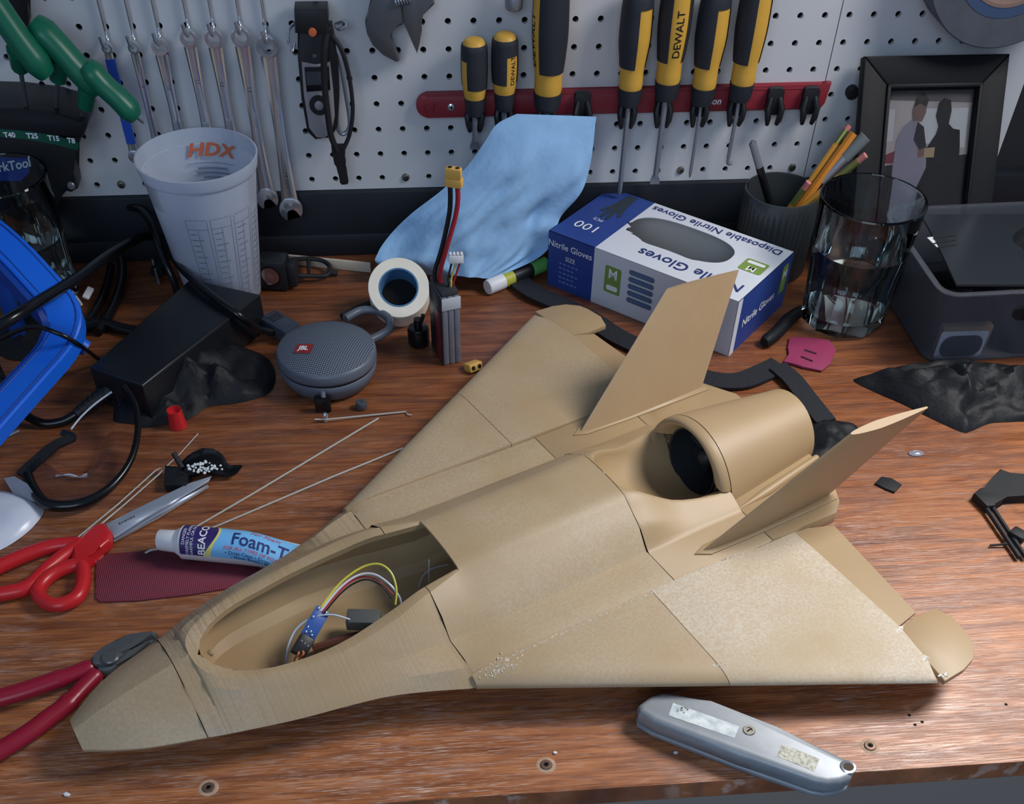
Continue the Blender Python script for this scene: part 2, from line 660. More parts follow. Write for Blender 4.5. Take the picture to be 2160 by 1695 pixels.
def pla(name, col, dark, lines=0.0, mott=0.0, pale=(206, 200, 192), rough=0.48, lscale=1.0):
    m = bpy.data.materials.new(name)
    m.use_nodes = True
    nt = m.node_tree
    N, Lk = nt.nodes, nt.links
    b = N['Principled BSDF']
    b.inputs['Roughness'].default_value = rough
    tc = N.new('ShaderNodeTexCoord')

    def noise(scale, detail, s):
        mp = N.new('ShaderNodeMapping')
        mp.inputs['Scale'].default_value = s
        Lk.new(tc.outputs['Object'], mp.inputs['Vector'])
        n = N.new('ShaderNodeTexNoise')
        n.inputs['Scale'].default_value = scale
        n.inputs['Detail'].default_value = detail
        Lk.new(mp.outputs[0], n.inputs['Vector'])
        return n

    def ramp(src, p0, c0, p1, c1):
        r = N.new('ShaderNodeValToRGB')
        r.color_ramp.elements[0].position = p0
        r.color_ramp.elements[1].position = p1
        r.color_ramp.elements[0].color = (*c0, 1)
        r.color_ramp.elements[1].color = (*c1, 1)
        Lk.new(src, r.inputs[0])
        return r

    def mix(fac, a, b_, kind='MIX'):
        x = N.new('ShaderNodeMix')
        x.data_type = 'RGBA'
        x.blend_type = kind
        if isinstance(fac, float):
            x.inputs[0].default_value = fac
        else:
            Lk.new(fac, x.inputs[0])
        for i, s in ((6, a), (7, b_)):
            if isinstance(s, tuple):
                x.inputs[i].default_value = (*s, 1)
            else:
                Lk.new(s, x.inputs[i])
        return x
    base = ramp(noise(14, 4, (1, 1, 1)).outputs[0], 0.3, lin(dark), 0.7, lin(col))
    cur = base.outputs[0]
    hgt = None
    if lines:
        st = noise(1.0, 2, (520 * lscale, 4, 4))
        gate = ramp(noise(10, 2, (1, 0.6, 0.6)).outputs[0], 0.42, (0, 0, 0), 0.62, (1, 1, 1))
        sr = ramp(st.outputs[0], 0.36, (0.62, 0.56, 0.48), 0.56, (1, 1, 1))
        mx = mix(lines, cur, sr.outputs[0], 'MULTIPLY')
        fac = N.new('ShaderNodeMath')
        fac.operation = 'MULTIPLY'
        fac.inputs[1].default_value = lines
        Lk.new(gate.outputs[0], fac.inputs[0])
        Lk.new(fac.outputs[0], mx.inputs[0])
        cur = mx.outputs[2]
        hgt = st.outputs[0]
    if mott:
        big = ramp(noise(9, 3, (1, 1, 1)).outputs[0], 0.36, (0, 0, 0), 0.62, (1, 1, 1))
        fine = ramp(noise(420, 5, (1, 1, 1)).outputs[0], 0.36, (0.35, 0.35, 0.35), 0.66, (1, 1, 1))
        f = mix(1.0, big.outputs[0], fine.outputs[0], 'MULTIPLY')
        k = N.new('ShaderNodeMath')
        k.operation = 'MULTIPLY'
        k.inputs[1].default_value = mott
        Lk.new(f.outputs[2], k.inputs[0])
        mx = mix(k.outputs[0], cur, lin(pale))
        cur = mx.outputs[2]
    Lk.new(cur, b.inputs['Base Color'])
    if hgt:
        bp = N.new('ShaderNodeBump')
        bp.inputs['Strength'].default_value = 0.22
        bp.inputs['Distance'].default_value = 0.0012
        Lk.new(hgt, bp.inputs['Height'])
        Lk.new(bp.outputs[0], b.inputs['Normal'])
    return m


PLA = pla('tan_filament', (170, 144, 108), (162, 137, 102))
PLAL = pla('tan_filament_layered', (174, 149, 113), (164, 140, 105), lines=0.7, mott=0.25)
PLAM = pla('tan_filament_scuffed', (172, 147, 112), (163, 139, 105), mott=0.45, pale=(192, 180, 160))
PLAS = pla('tan_filament_sanded', (178, 156, 122), (172, 150, 117), mott=0.75, pale=(202, 192, 178), rough=0.6)
PLAF = pla('tan_filament_fin', (170, 142, 106), (164, 137, 102), mott=0.15, pale=(192, 180, 160))
GLUE = mat('dried_glue', (208, 202, 192), 0.35)


def J(a, b, c):
    return Vector((a, -b, c)) * 0.001


def jbuild(g, name, m=None, parent=None, smooth=38, **kw):
    return g.build(name, m or PLA, parent or jet, smooth, M=JM, **kw)


def mirror(half):
    """half profile (b, c) from top to bottom -> full open loop left..right"""
    return [(-b, c) for b, c in half[::-1]] + half


def I(*t):
    xs = [p[0] for p in t]
    ys = [p[1] for p in t]
    return lambda a: cubic(a, xs, ys)


cb = I((-310, 15), (-306, 18), (-290, 29), (-273, 38.5), (-230, 53.5), (-204, 63), (-170, 73), (-136, 80), (-110, 86), (-80, 97), (-47, 112))
cc = I((-310, 25), (-273, 28.5), (-230, 29), (-204, 31), (-170, 32), (-110, 32), (-47, 30.6))
tc_ = I((-310, 31), (-292, 38.5), (-265, 47), (-231, 55.5), (-219, 58))
fb = I((-310, 7), (-292, 13), (-265, 24), (-233, 36), (-219, 40), (-193, 50), (-155, 61), (-119, 66), (-80, 69), (-45, 70))
fc = I((-310, 29), (-292, 35), (-265, 40), (-233, 42.5), (-219, 43), (-193, 43), (-155, 43.5), (-119, 44), (-80, 43.5), (-45, 41))
bc = I((-310, 19), (-270, 12), (-231, 7), (-150, 2), (-45, 2))
rb = I((-219, 0), (-218, 9), (-214, 19.7), (-207, 27.5), (-193, 37), (-155, 48), (-119, 51), (-80, 48.7), (-49, 42), (-15, 32))
rc = I((-219, 58), (-214, 56), (-193, 53), (-155, 52.5), (-119, 55.5), (-80, 62), (-49, 67), (-15, 67))
ib = I((-211, 0), (-209, 9), (-205, 15), (-190, 28.5), (-164, 37.5), (-120, 42), (-72, 38), (-44, 33), (-15, 28.5))


def under(a):
    B, c0, d = cb(a), cc(a), bc(a)
    return [(B, c0), (B * 0.97, c0 - 3), (B * 0.74, c0 - 0.62 * (c0 - d)), (B * 0.45, d + 0.1 * (c0 - d)), (0, d)]


# nose cone
secs = []
for a in [-310, -308, -304, -298, -290, -280, -270, -260, -250, -240, -231.6]:
    t, F, f_ = tc_(a), fb(a), fc(a)
    half = [(0, t), (F * 0.5, t - (t - f_) * 0.34), (F, f_), ((F + cb(a)) / 2 + 0.2, (f_ + cc(a)) / 2 + 0.2)] + under(a)
    loop = mirror(half)[:-1]
    secs.append([J(a, b, c) for b, c in loop])
g = G().loft(secs, closed=True, cap0=True, cap1=True)
nose = jbuild(g, 'nose_cone', PLAM, smooth=16)
g = G()
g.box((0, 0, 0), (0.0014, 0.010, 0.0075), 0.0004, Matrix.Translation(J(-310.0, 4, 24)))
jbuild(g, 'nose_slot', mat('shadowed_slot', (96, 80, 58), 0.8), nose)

# front fuselage with cockpit rim
st = [-231, -227, -223, -219.4, -219, -218.6, -218, -217, -215.5, -213, -210, -206, -201, -195, -188, -180, -170, -160, -150, -140, -130, -120,
      -110, -100, -90, -80, -70, -60, -52, -45.3]


def side_profile(a):
    r0, r1 = (rb(a), rc(a)) if a > -219 else (0.0, tc_(a))
    F, f_, B, c0 = fb(a), fc(a), cb(a), cc(a)
    w = sstep((a + 110) / 60)
    q2 = ((F + B) / 2 + 1.2 + w * 6, (f_ + c0) / 2 + 1.0 + w * 3.0)
    q1 = ((r0 + F) / 2 + 1.0, (r1 + f_) / 2 + 1.2 + 1.5 * sstep((-190 - a) / 25))
    return [(r0, r1), (r0 * 0.75 + q1[0] * 0.25, r1 * 0.72 + q1[1] * 0.28), q1, (F, f_), q2] + under(a)


for nm, stations, mt in (('front_fuselage', st, PLAL),):
    g = G()
    for s in (1, -1):
        g.loft([[J(a, s * b, c) for b, c in side_profile(a)] for a in stations], flip=s < 0)
        # top of the rim
        g.loft([[J(a, s * rb(a), rc(a)), J(a, s * (rb(a) * 0.5 + ib(a) * 0.5), rc(a) + 0.2), J(a, s * ib(a), rc(a) - 0.8)]
                for a in stations if a >= -219], flip=s > 0)
    front = jbuild(g, nm, mt, smooth=26)

# mid fuselage
g = G()
st2 = [-44.7, -38, -30, -22, -15]
st3 = [-15, -5, 10, 30, 50, 70, 90, 110, 125, 138.7]
tm = I((-15, 71), (60, 73), (139, 74))


def mid_side(a):
    k = sstep((a + 45) / 12)
    r0, r1 = (rb(a), rc(a)) if a <= -15 else (32 + (a + 15) * 0.012, 67 + (a + 15) * 0.012)
    F, f_ = (70 - max(0, a + 45) * 0.02), 41 - 0.8 * k
    O = cb(-47) * (1 - k) + (107 - 3 * sstep((a + 30) / 120)) * k
    oc = cc(-47) * (1 - k) + 39.5 * k
    return [(r0, r1), (r0 + 6, r1 - 4), ((r0 + F) / 2 + 2.5, (r1 + f_) / 2 + 2.0), (F - 3, f_ + 3.2), (F, f_), ((F + O) / 2, f_ - 0.3), (O - 1.5, oc + 0.6 * (1 - k)), (O, oc - 0.6),
            (O - 0.5, 26), (O * 0.72, 10), (O * 0.4, 3), (0, 2)]


for s in (1, -1):
    g.loft([[J(a, s * b, c) for b, c in mid_side(a)] for a in st2 + st3[1:]], flip=s < 0)
    g.loft([[J(a, s * rb(a), rc(a)), J(a, s * (rb(a) * 0.5 + ib(a) * 0.5), rc(a) + 0.2), J(a, s * ib(a), rc(a) - 0.8)] for a in st2], flip=s > 0)


def top_arch(a):
    r0, r1 = mid_side(a)[0]
    t = tm(a)
    return [(0, t), (r0 * 0.35, t - 0.25), (r0 * 0.65, t - 1.0), (r0 * 0.86, t - 2.2), (r0, r1)]


g.loft([[J(a, b, c) for b, c in mirror(top_arch(a))[:5] + top_arch(a)[1:]] for a in st3])
# edge of the skin at the back of the cockpit opening
arch = mirror(top_arch(-15))
arch = arch[:5] + arch[6:]
g.loft([[J(-15, b, c) for b, c in arch], [J(-14.5, b * 0.96, c - 3.2) for b, c in arch], [J(20, b * 0.96, c - 3.2) for b, c in arch], [J(110, b * 0.96, c - 3.2) for b, c in arch]])
mid = jbuild(g, 'mid_fuselage', PLAM, smooth=26)

# cockpit tub and equipment bay
g = G()


def tub(a):
    i_ = ib(a) if a <= -15 else 30
    r1 = rc(a) if a <= -15 else 67
    B = cb(min(a, -60))
    wide = min(B * 0.66, i_ + 13)
    return [(i_, r1 - 0.8), (i_, r1 - 5.5), (i_ + 3.0, r1 - 6.5), (wide, 38), (wide * 0.86, 20), (wide * 0.7, 14), (0, 12)]


ts = [-210.7, -209.6, -207, -203, -198, -190, -180, -170, -160, -150, -140, -130, -120, -110, -100, -90, -80, -70, -60, -50, -44, -36, -26, -15, 10, 40, 80, 110]
for s in (1, -1):
    g.loft([[J(a, s * b, c) for b, c in tub(a)] for a in ts], flip=s > 0)
for a in (ts[0], ts[-1]):
    e = mirror(tub(a))
    e = e[:7] + e[8:]
    g.add([J(a, b, c) for b, c in e] + [J(a, 0, tub(a)[0][1])], [list(range(len(e) + 1))])
jbuild(g, 'cockpit_tub', PLA, smooth=24)
g = G()
g.tube([J(-205, 0, 53), J(-203, 0, 49)], 0.0018, 8)
jbuild(g, 'joint_tab', PLA)


# rear fuselage with the scooped intake
def Hmid(b):
    h = [(0, 74), (12, 73.7), (22, 73), (29, 71.5), (34, 68.7), (40, 64.5), (54, 56), (65, 43), (68, 40), (110, 39.5)]
    return float(np.interp(abs(b), [p[0] for p in h], [p[1] for p in h]))


def Hnac(b):
    b = abs(b)
    x = 30 + math.sqrt(max(54.5 ** 2 - b * b, 0.0))
    k = sstep((b - 48) / 18)
    return max(x * (1 - k) + 40 * k, 40)


def Hout(a, b):
    b = abs(b)
    t = sstep((a - 139) / 52)
    w, c = (wch(a) if a > 139.8 else 0.0), cl_(a)
    if b <= w:
        h = c
    else:
        h = 40 + (c - 40) * max(0.0, (67 - b) / (67 - w)) ** 0.85
    return Hmid(b) * (1 - t) + max(h, 39.8) * t


wch = I((139.8, 0), (140.1, 9), (141, 16), (144, 22), (150, 26.5), (160, 31), (190, 39.5), (215, 45.5), (236, 48))
cl_ = I((139, 73), (145, 70), (152, 65.5), (165, 59.5), (190, 53.5), (217, 51), (236, 50))
dch = I((139, 73), (139.8, 71), (140.3, 62), (142, 51), (148, 44), (162, 38), (180, 31.5), (215, 21), (236, 15.7))
g = G()
sr = [139.3, 139.7, 139.9, 140.1, 140.5, 141, 142, 144, 146, 149, 153, 158, 164, 172, 182, 192, 202, 212, 222, 230, 236]
for s in (1, -1):
    secs, ch = [], []
    for a in sr:
        w = wch(a) if a > 139.8 else 0.0
        pts = []
        for k in range(13):
            b = w + 2.2 + (66 - w - 2.2) * k / 12
            pts.append(J(a, s * b, Hout(a, b)))
        pts.append(J(a, s * 69, 40))
        O = 104 + 3 * sstep((a - 139) / 90)
        pts += [J(a, s * (O - 1), 39.6), J(a, s * O, 39), J(a, s * (O - 0.5), 27), J(a, s * O * 0.7, 10), J(a, s * O * 0.4, 3), J(a, 0, 2)]
        secs.append(pts)
        top = Hout(a, w)
        d = min(dch(a), top)
        row = [J(a, s * (w + 2.2), Hout(a, w + 2.2)), J(a, s * (w + 0.9), Hout(a, w + 0.9) - 0.5)]
        sink = min(2.0, max(0.0, (top - d) * 0.5))
        for k in range(13):
            th = PI / 2 * k / 12
            wn = w + (min(w, 30) - w) * sstep((a - 175) / 58) * math.sin(th) ** 0.45
            row.append(J(a, s * wn * math.cos(th), top - sink - (top - sink - d) * math.sin(th)))
        ch.append(row)
    g.loft(secs, flip=s < 0)
    g.loft(ch, flip=s > 0)
rear = jbuild(g, 'rear_fuselage', PLA, smooth=40)

# nacelle: hooded intake lip, tapering tube, inner duct
g = G()
TH = [math.radians(22 + (158 - 22) * k / 40) for k in range(41)]
lipsec = [(236, 54.5, 30), (232, 54.3, 30), (229, 53, 30.6), (227, 50.4, 32.2), (226.3, 46.5, 35), (227, 42, 38), (229, 37.5, 41), (232, 33, 44), (236, 30, 45.5)]
g.loft([[J(a, r * math.cos(t), c + r * math.sin(t)) for t in TH] for a, r, c in lipsec])
jbuild(g, 'intake_lip', PLA, rear, smooth=60)
g = G()
TF = [2 * PI * k / 64 for k in range(64)]
out = []
for k in range(11):
    a = 236.8 + (342 - 236.8) * k / 10
    t = k / 10
    r = 54.5 + (37 - 54.5) * t
    c0 = 30 + 9 * t
    out.append([J(a, r * math.cos(q), max(2.0, c0 + r * math.sin(q))) for q in TF])
out.append([J(341.6, 34.5 * math.cos(q), 39 + 34.5 * math.sin(q)) for q in TF])
for a, r, c0 in ((320, 33.5, 39.5), (290, 32.5, 41), (262, 31.5, 44), (236.8, 31.5, 45.5)):
    out.append([J(a, r * math.cos(q), c0 + r * math.sin(q)) for q in TF])
g.loft(out, closed=True)
nac = jbuild(g, 'nacelle', PLA, smooth=50)
fan = G()
fan.lathe([(0, 0.004), (0.004, 0.003), (0.008, -0.001), (0.0095, -0.008), (0.0095, -0.03), (0, -0.03)], 20)
for k in range(9):
    t = 2 * PI * k / 9
    blade = []
    for r, tw, w in ((0.009, 0.9, 0.009), (0.018, 0.6, 0.011), (0.029, 0.4, 0.012)):
        e = Vector((math.cos(t), math.sin(t), 0))
        f_ = Vector((-math.sin(t), math.cos(t), 0))
        d = f_ * math.cos(tw) + Vector((0, 0, 1)) * math.sin(tw)
        nrm = e.cross(d) * 0.0005
        blade.append([e * r + d * (w / 2) + nrm - Vector((0, 0, 0.012)), e * r - d * (w / 2) + nrm - Vector((0, 0, 0.012)),
                      e * r - d * (w / 2) - nrm - Vector((0, 0, 0.012)), e * r + d * (w / 2) - nrm - Vector((0, 0, 0.012))])
    fan.loft(blade, closed=True, cap0=True, cap1=True)
FM = Matrix.Translation(J(246, 0, 45)) @ Matrix.Rotation(-PI / 2, 4, 'Y')
fan2 = G().add(fan.v, fan.f, FM)
fo = jbuild(fan2, 'ducted_fan', mat('fan_dark_grey', (40, 43, 48), 0.5))
g = G().lathe([(0, 0), (0.0302, 0)], 40, Matrix.Translation(J(275, 0, 43)) @ Matrix.Rotation(-PI / 2, 4, 'Y'))
jbuild(g, 'motor_bulkhead', mat('motor_grey', (40, 42, 46), 0.6), fo)
g = G().loft([[J(a, r * math.cos(q), c0 + r * math.sin(q)) for q in TF] for a, r, c0 in ((233.5, 31, 45.4), (234, 29.6, 45.4), (250, 29.6, 45), (275, 30, 43))], closed=True)
jbuild(g, 'fan_shroud', mat('fan_dark_grey', (40, 43, 48), 0.5), fo, smooth=60)

# tail deck beside the nacelle
for s in (1, -1):
    g = G()
    poly = [(236.8, 40), (236.8, 106.5), (262, 107), (272, 107.5), (305, 108.5), (317, 99), (337, 64), (337, 34)]
    g.prism([(p[0] * 0.001, -s * p[1] * 0.001) for p in poly], 0.028, 0.0398, 0.0008)
    d = jbuild(g, 'tail_deck', PLA)
    g = G().tube([J(237, s * 63, 39.5), J(270, s * 59, 40.5), (J(338, s * 46, 40.5))], [0.0008, 0.0042, 0.003], 12)
    jbuild(g, 'fillet', PLA, d)

# wings
ble = lambda a: 112 + (a + 47) * (284 - 112) / 300.0
ale = lambda b: -47 + (b - 112) * 300.0 / (284 - 112)


def wing_z(a, b):
    """upper and lower surface"""
    x = a - ale(b)
    root = 1 - (b - 104) / 180
    hi, lo = 4.5 + 7.0 * root, 3.2 + 2.5 * root
    xm = 26 + 22 * root
    s = 1 - (1 - min(max(x, 0) / xm, 1)) ** 2
    k = math.sqrt(max(s, 0)) if x < xm else 1.0
    fall = max(0.0, (a - 150) / 111)
    up = 30.3 + hi * k * (1 - 0.42 * fall * root) 
    dn = 30.3 - lo * k * (1 - 0.5 * fall)
    return up, dn


def wing_panel(a0, a1, s, n):
    secs = []
    for i in range(n + 1):
        a = a0 + (a1 - a0) * i / n
        bmax = ble(a) if a <= 252.5 else 284 - (a - 252.5) / (261 - 252.5) * 55
        b0 = 104.6 + (2.5 * sstep((a - 139) / 90) if a > 139 else 0)
        ss = [0, 0.12, 0.25, 0.38, 0.5, 0.6, 0.7, 0.78, 0.85, 0.9, 0.94, 0.97, 0.985, 0.995, 1.0]
        up, dn = [], []
        for q in ss:
            b = b0 + (bmax - b0) * q
            u, d = wing_z(a, min(b, ble(a)))
            up.append(J(a, s * b, u))
            dn.append(J(a, s * b, d))
        secs.append(up + dn[::-1])
    return G().loft(secs, closed=True, cap0=True, cap1=True, flip=s < 0)


for s in (1, -1):
    side = 'near' if s > 0 else 'far'
    jbuild(wing_panel(-46.5, 114.7, s, 26), 'inner_wing', PLAM, smooth=40)
    jbuild(wing_panel(115.3, 261, s, 26), 'outer_wing', PLAS if s > 0 else PLAM, smooth=40)
    # elevon, hinged along the trailing edge
    hinge = [(262.2, 103.5), (298, 115), (285, 223), (262.2, 227.5)]
    g = G()
    drop = 0.0 if s > 0 else -4.0
    up = [J(hinge[0][0], s * hinge[0][1], 36), J(hinge[3][0], s * hinge[3][1], 34.5), J(hinge[2][0], s * hinge[2][1], 33.6 + drop * 0.6), J(hinge[1][0], s * hinge[1][1], 33.5 + drop)]
    lo_ = [J(hinge[0][0], s * hinge[0][1], 31), J(hinge[3][0], s * hinge[3][1], 30.5), J(hinge[2][0], s * hinge[2][1], 31.6 + drop * 0.6), J(hinge[1][0], s * hinge[1][1], 31.5 + drop)]
    g.loft([up, lo_], closed=True, cap0=True, cap1=True)
    jbuild(g, 'elevon', PLA)
    g = G()
    tip = [(261.4, 229.6), (280, 226), (302, 227.5), (306.5, 243), (303, 261), (299, 270.5), (288, 280), (274, 284), (253.0, 284.8)]
    g.prism([(p[0] * 0.001, -s * p[1] * 0.001) for p in tip], 0.0285, 0.0335, 0.0006)
    jbuild(g, 'tip_plate', PLA)

# canted fins
for s in (1, -1):
    secs = []
    lo0, lo1 = (176, 88.5, 39), (313, 87.5, 39.5)
    hi0, hi1 = (279.4, 116.7, 136), (361.7, 117.5, 130.6)
    nrm = Vector((0, math.cos(0.29), -math.sin(0.29)))
    N_ = 12
    for k in range(9):
        t = k / 8
        p0 = Vector(lo0) * (1 - t) + Vector(hi0) * t
        p1 = Vector(lo1) * (1 - t) + Vector(hi1) * t
        th = 4.4 * (1 - t) + 3.8 * t
        ring = []
        prof = [(q, (math.sqrt(q / 0.35) * (1.2 - 0.2 * q / 0.35) if q < 0.35 else 1 - ((q - 0.35) / 0.65) ** 1.5 * 0.8)) for q in [0, 0.01, 0.03, 0.08, 0.16, 0.26, 0.35, 0.5, 0.65, 0.8, 0.92, 1.0]]
        for q, w in prof:
            p = p0 + (p1 - p0) * q + nrm * th * min(w, 1)
            ring.append(J(p.x, s * p.y, p.z))
        for q, w in prof[::-1]:
            p = p0 + (p1 - p0) * q - nrm * th * min(w, 1)
            ring.append(J(p.x, s * p.y, p.z))
        secs.append(ring)
    f_ = jbuild(G().loft(secs, closed=True, cap0=True, cap1=True, flip=s < 0), 'fin', PLAF, smooth=30)
    g = G()
    g.prism([(0.170, -s * 0.0886), (0.182, -s * 0.0955), (0.24, -s * 0.0965), (0.316, -s * 0.0965), (0.318, -s * 0.0815), (0.24, -s * 0.0818), (0.182, -s * 0.0835)], 0.0394, 0.0412, 0.0005)
    jbuild(g, 'fin_base', PLA, f_)

# dried glue smeared along the joints
rg = random.Random(3)
g = G()


def smear(a, b, n, spread, size):
    for _ in range(n):
        aa, bb = a + rg.gauss(0, spread), b + rg.gauss(0, spread * 0.5)
        if bb > ble(aa) - 4 or aa > 262:
            continue
        z = 40.6 if bb < 104 else wing_z(aa, bb)[0] + 0.05
        k = 5
        r = size * rg.uniform(0.4, 1.3)
        ro = rg.uniform(0, PI)
        pts = [J(aa, bb, z + 0.35)] + [J(aa + r * 1.6 * math.cos(2 * PI * i / k) * math.cos(ro) - r * 0.6 * math.sin(2 * PI * i / k) * math.sin(ro),
                                         bb + r * 1.6 * math.cos(2 * PI * i / k) * math.sin(ro) + r * 0.6 * math.sin(2 * PI * i / k) * math.cos(ro), z - 0.1) for i in range(k)]
        g.add(pts, [[0, 1 + i, 1 + (i + 1) % k] for i in range(k)])


for a in range(-36, 250, 6):
    smear(a, 106.0, 5, 1.6, 0.7)
smear(-25, 111, 90, 8, 0.8)
smear(262, 231, 12, 2.5, 1.3)
smear(256, 262, 16, 2.5, 1.2)
smear(255, 280, 10, 2.0, 1.2)
smear(115, 190, 10, 3.0, 1.0)
jbuild(g, 'glue_residue', GLUE, kind='stuff')


# ------------------------------------------------------------------ things on the pegboard
def wallM(p):
    """local x right, y up, z away from the wall"""
    return Matrix(((1, 0, 0, p[0]), (0, 0, -1, p[1]), (0, 1, 0, p[2]), (0, 0, 0, 1)))


W0 = wallM((0, 0, 0))


def wpoly(pts, y):
    return [(q.x, q.z) for q in (ty(u, v, y) for u, v in pts)]


# chrome hooks and combination wrenches
RINGS = [((226, 101), (272, 330), 0.0052), ((282, 100), None, 0.0056), ((337, 98), None, 0.0080), ((398, 80), None, 0.0082),
         ((451, 80), None, 0.0088), ((508, 77), (572, 418), 0.0094), ((563, 97), (621, 440), 0.0102)]
WL = [None, 0.118, 0.124, 0.130, 0.138, None, None]
wname = ['slim combination wrench with blue tape around its shaft, leftmost on the hooks', 'second combination wrench from the left, small ring and engraved dark shaft',
         'combination wrench with a bright wide open ring, third from the left', 'combination wrench fourth from the left, with reddish reflection on its shaft',
         'combination wrench fifth from the left, just right of the reddish one', 'long combination wrench ending in an open jaw beside the white tub',
         'longest combination wrench marked 14 mm, rightmost of the row']
BLUETAPE = mat('blue_tape', (32, 72, 168), 0.5)
for i, ((u, v), end, ro) in enumerate(RINGS):
    c = ty(u, v, -0.015)
    ri = ro * 0.62
    top = c.z + ri
    hook = G()
    hook.tube(curve([(c.x, -0.0035, 0.34), (c.x, -0.0035, top + 0.020), (c.x, -0.004, top + 0.006), (c.x, -0.0075, top - 0.001), (c.x, -0.014, top - 0.0022),
                     (c.x, -0.021, top - 0.001), (c.x - 0.0005, -0.0265, top + 0.004), (c.x - 0.001, -0.0285, top + 0.012)], 5), 0.0018, 10)
    hook.single('pegboard_hook', CHROME, 'chrome wire hook holding the ' + ['first', 'second', 'third', 'fourth', 'fifth', 'sixth', 'seventh'][i] + ' wrench from the left', 'hook', 'wrench hooks')
    L_ = WL[i] if end is None else (c - ty(end[0], end[1], -0.015)).length
    t = thing('combination_wrench', wname[i], 'wrench', c, group='combination wrenches on the pegboard')
    M = wallM(c)
    h = ro * 0.42
    G().lathe([(ri, -h), (ro * 0.92, -h), (ro, -h * 0.6), (ro, h * 0.6), (ro * 0.92, h), (ri, h), (ri, -h)], 28, M).build('ring', CHROME, t)
    wS, wE = ro * 0.66, ro * 0.76
    sh = G()
    secs = []
    for k in range(9):
        q = k / 8
        y_ = -ro * 0.9 - (L_ - ro * 1.5) * q
        w = wS * (1.15 - 0.4 * math.sin(PI * q)) * (1 - q) + wE * (1.15 - 0.4 * math.sin(PI * q)) * q
        zz = 0.0
        th = h * 0.62
        secs.append([(-w, y_, zz - th * 0.5), (-w * 0.6, y_, zz - th), (w * 0.6, y_, zz - th), (w, y_, zz - th * 0.5), (w, y_, zz + th * 0.5), (w * 0.7, y_, zz + th), (w * 0.45, y_, zz + th * 0.7),
                     (-w * 0.45, y_, zz + th * 0.7), (-w * 0.7, y_, zz + th), (-w, y_, zz + th * 0.5)])
    sh.loft(secs, closed=True, cap0=True, cap1=True, M=M)
    so = sh.build('shaft', CHROME, t, smooth=30)
    # open jaw
    R_ = ro * 1.25
    jw = R_ * 0.5
    jp = []
    for k in range(25):
        a = math.radians(-58 + (360 - 64) * k / 24)
        jp.append((R_ * math.cos(a), R_ * math.sin(a)))
    jp += [(-jw, -R_ * 0.78), (-jw, -R_ * 0.15), (-jw * 0.5, R_ * 0.12), (jw * 0.5, R_ * 0.12), (jw, -R_ * 0.15), (jw, -R_ * 0.78)]
    G().prism(jp, -h * 0.8, h * 0.8, h * 0.3, M @ Matrix.Translation((0, -L_, 0)) @ rotz(math.radians(14))).build('open_jaw', CHROME, t)
    if i == 0:
        G().loft([[(-wS * 1.3, y_, -h * 0.8), (wS * 1.3, y_, -h * 0.8), (wS * 1.3, y_, h * 0.8), (-wS * 1.3, y_, h * 0.8)] for y_ in (-0.010, -0.050, -0.090)], closed=True, cap0=True, cap1=True,
                 M=M).build('tape_wrap', BLUETAPE, t)
    else:
        lettering('14 mm' if i == 6 else ('', '8', '10', '11', '12', '13')[i], ro * 0.62, t, DARKSTEEL, M @ Matrix.Translation((0, -L_ * (0.8 if i == 6 else 0.3), h * 0.45)) @ rotz(-PI / 2), name='size_mark')

# bike computer / light bundle on a carabiner
bl = thing('handheld_light_unit', 'black handheld device with grey face, round button and dangling rubber strap', 'device', ty(672, 290, -0.012))
GREYF = mat('warm_grey_face', (146, 142, 148), 0.4)


def wprism(poly, y0, th, m, name, parent, bev=0.001, **kw):
    g = G().prism(wpoly(poly, y0 - th), -y0, -(y0 - th), bev, W0)
    return g.build(name, m, parent, **kw)


wprism([(627, 55), (700, 55), (712, 120), (716, 200), (712, 268), (700, 292), (665, 296), (648, 280), (636, 210), (628, 120)], -0.004, 0.017, BLACK, 'body', bl, 0.003)
wprism([(620, 22), (690, 21), (693, 45), (690, 75), (622, 72)], -0.004, 0.026, BLACK, 'lamp_block', bl, 0.003)
wprism([(636, 130), (642, 133), (665, 138), (688, 133), (696, 130), (703, 190), (706, 245), (700, 278), (685, 291), (668, 290), (652, 270), (641, 200)], -0.021, 0.0012, GREYF, 'face_plate', bl, 0.0004)
wprism([(642, 142), (694, 140), (697, 190), (647, 194)], -0.0223, 0.0008, BLACKG, 'screen', bl, 0.0003)
wprism([(645, 152), (680, 151), (682, 178), (648, 180)], -0.0232, 0.0003, mat('screen_grey', (62, 68, 78), 0.3), 'display', bl, 0)
c = ty(673, 222, -0.0228)
rg_ = G().lathe([(0.0, 0.001), (0.009, 0.001), (0.0098, 0.0)], 24, wallM(c)).build('dial', BLACK, bl)
G().lathe([(0.0, 0.0018), (0.0038, 0.0016), (0.0045, 0.0010)], 20, wallM(c)).build('button', GREYF, rg_)
G().lathe([(0.0, 0.0018), (0.0034, 0.0014), (0.004, 0.0)], 16, wallM(ty(659, 68, -0.030))).build('orange_button', mat('orange_button', (206, 104, 58), 0.5), bl)
lettering('30', 0.004, bl, GREYF, wallM(ty(663, 118, -0.0216)))
G().tube(curve([ty(690, 70, -0.026), ty(684, 110, -0.03), ty(684, 170, -0.029), ty(690, 230, -0.028), ty(698, 285, -0.027), ty(712, 318, -0.026)], 5), 0.0032, 8).build('strap', RUBBER, bl)
G().tube(curve([ty(700, 75, -0.02), ty(722, 108, -0.024), ty(738, 170, -0.024), ty(744, 235, -0.024), ty(737, 285, -0.024), ty(722, 318, -0.026)], 5), 0.0022, 8).build('strap', RUBBER, bl)
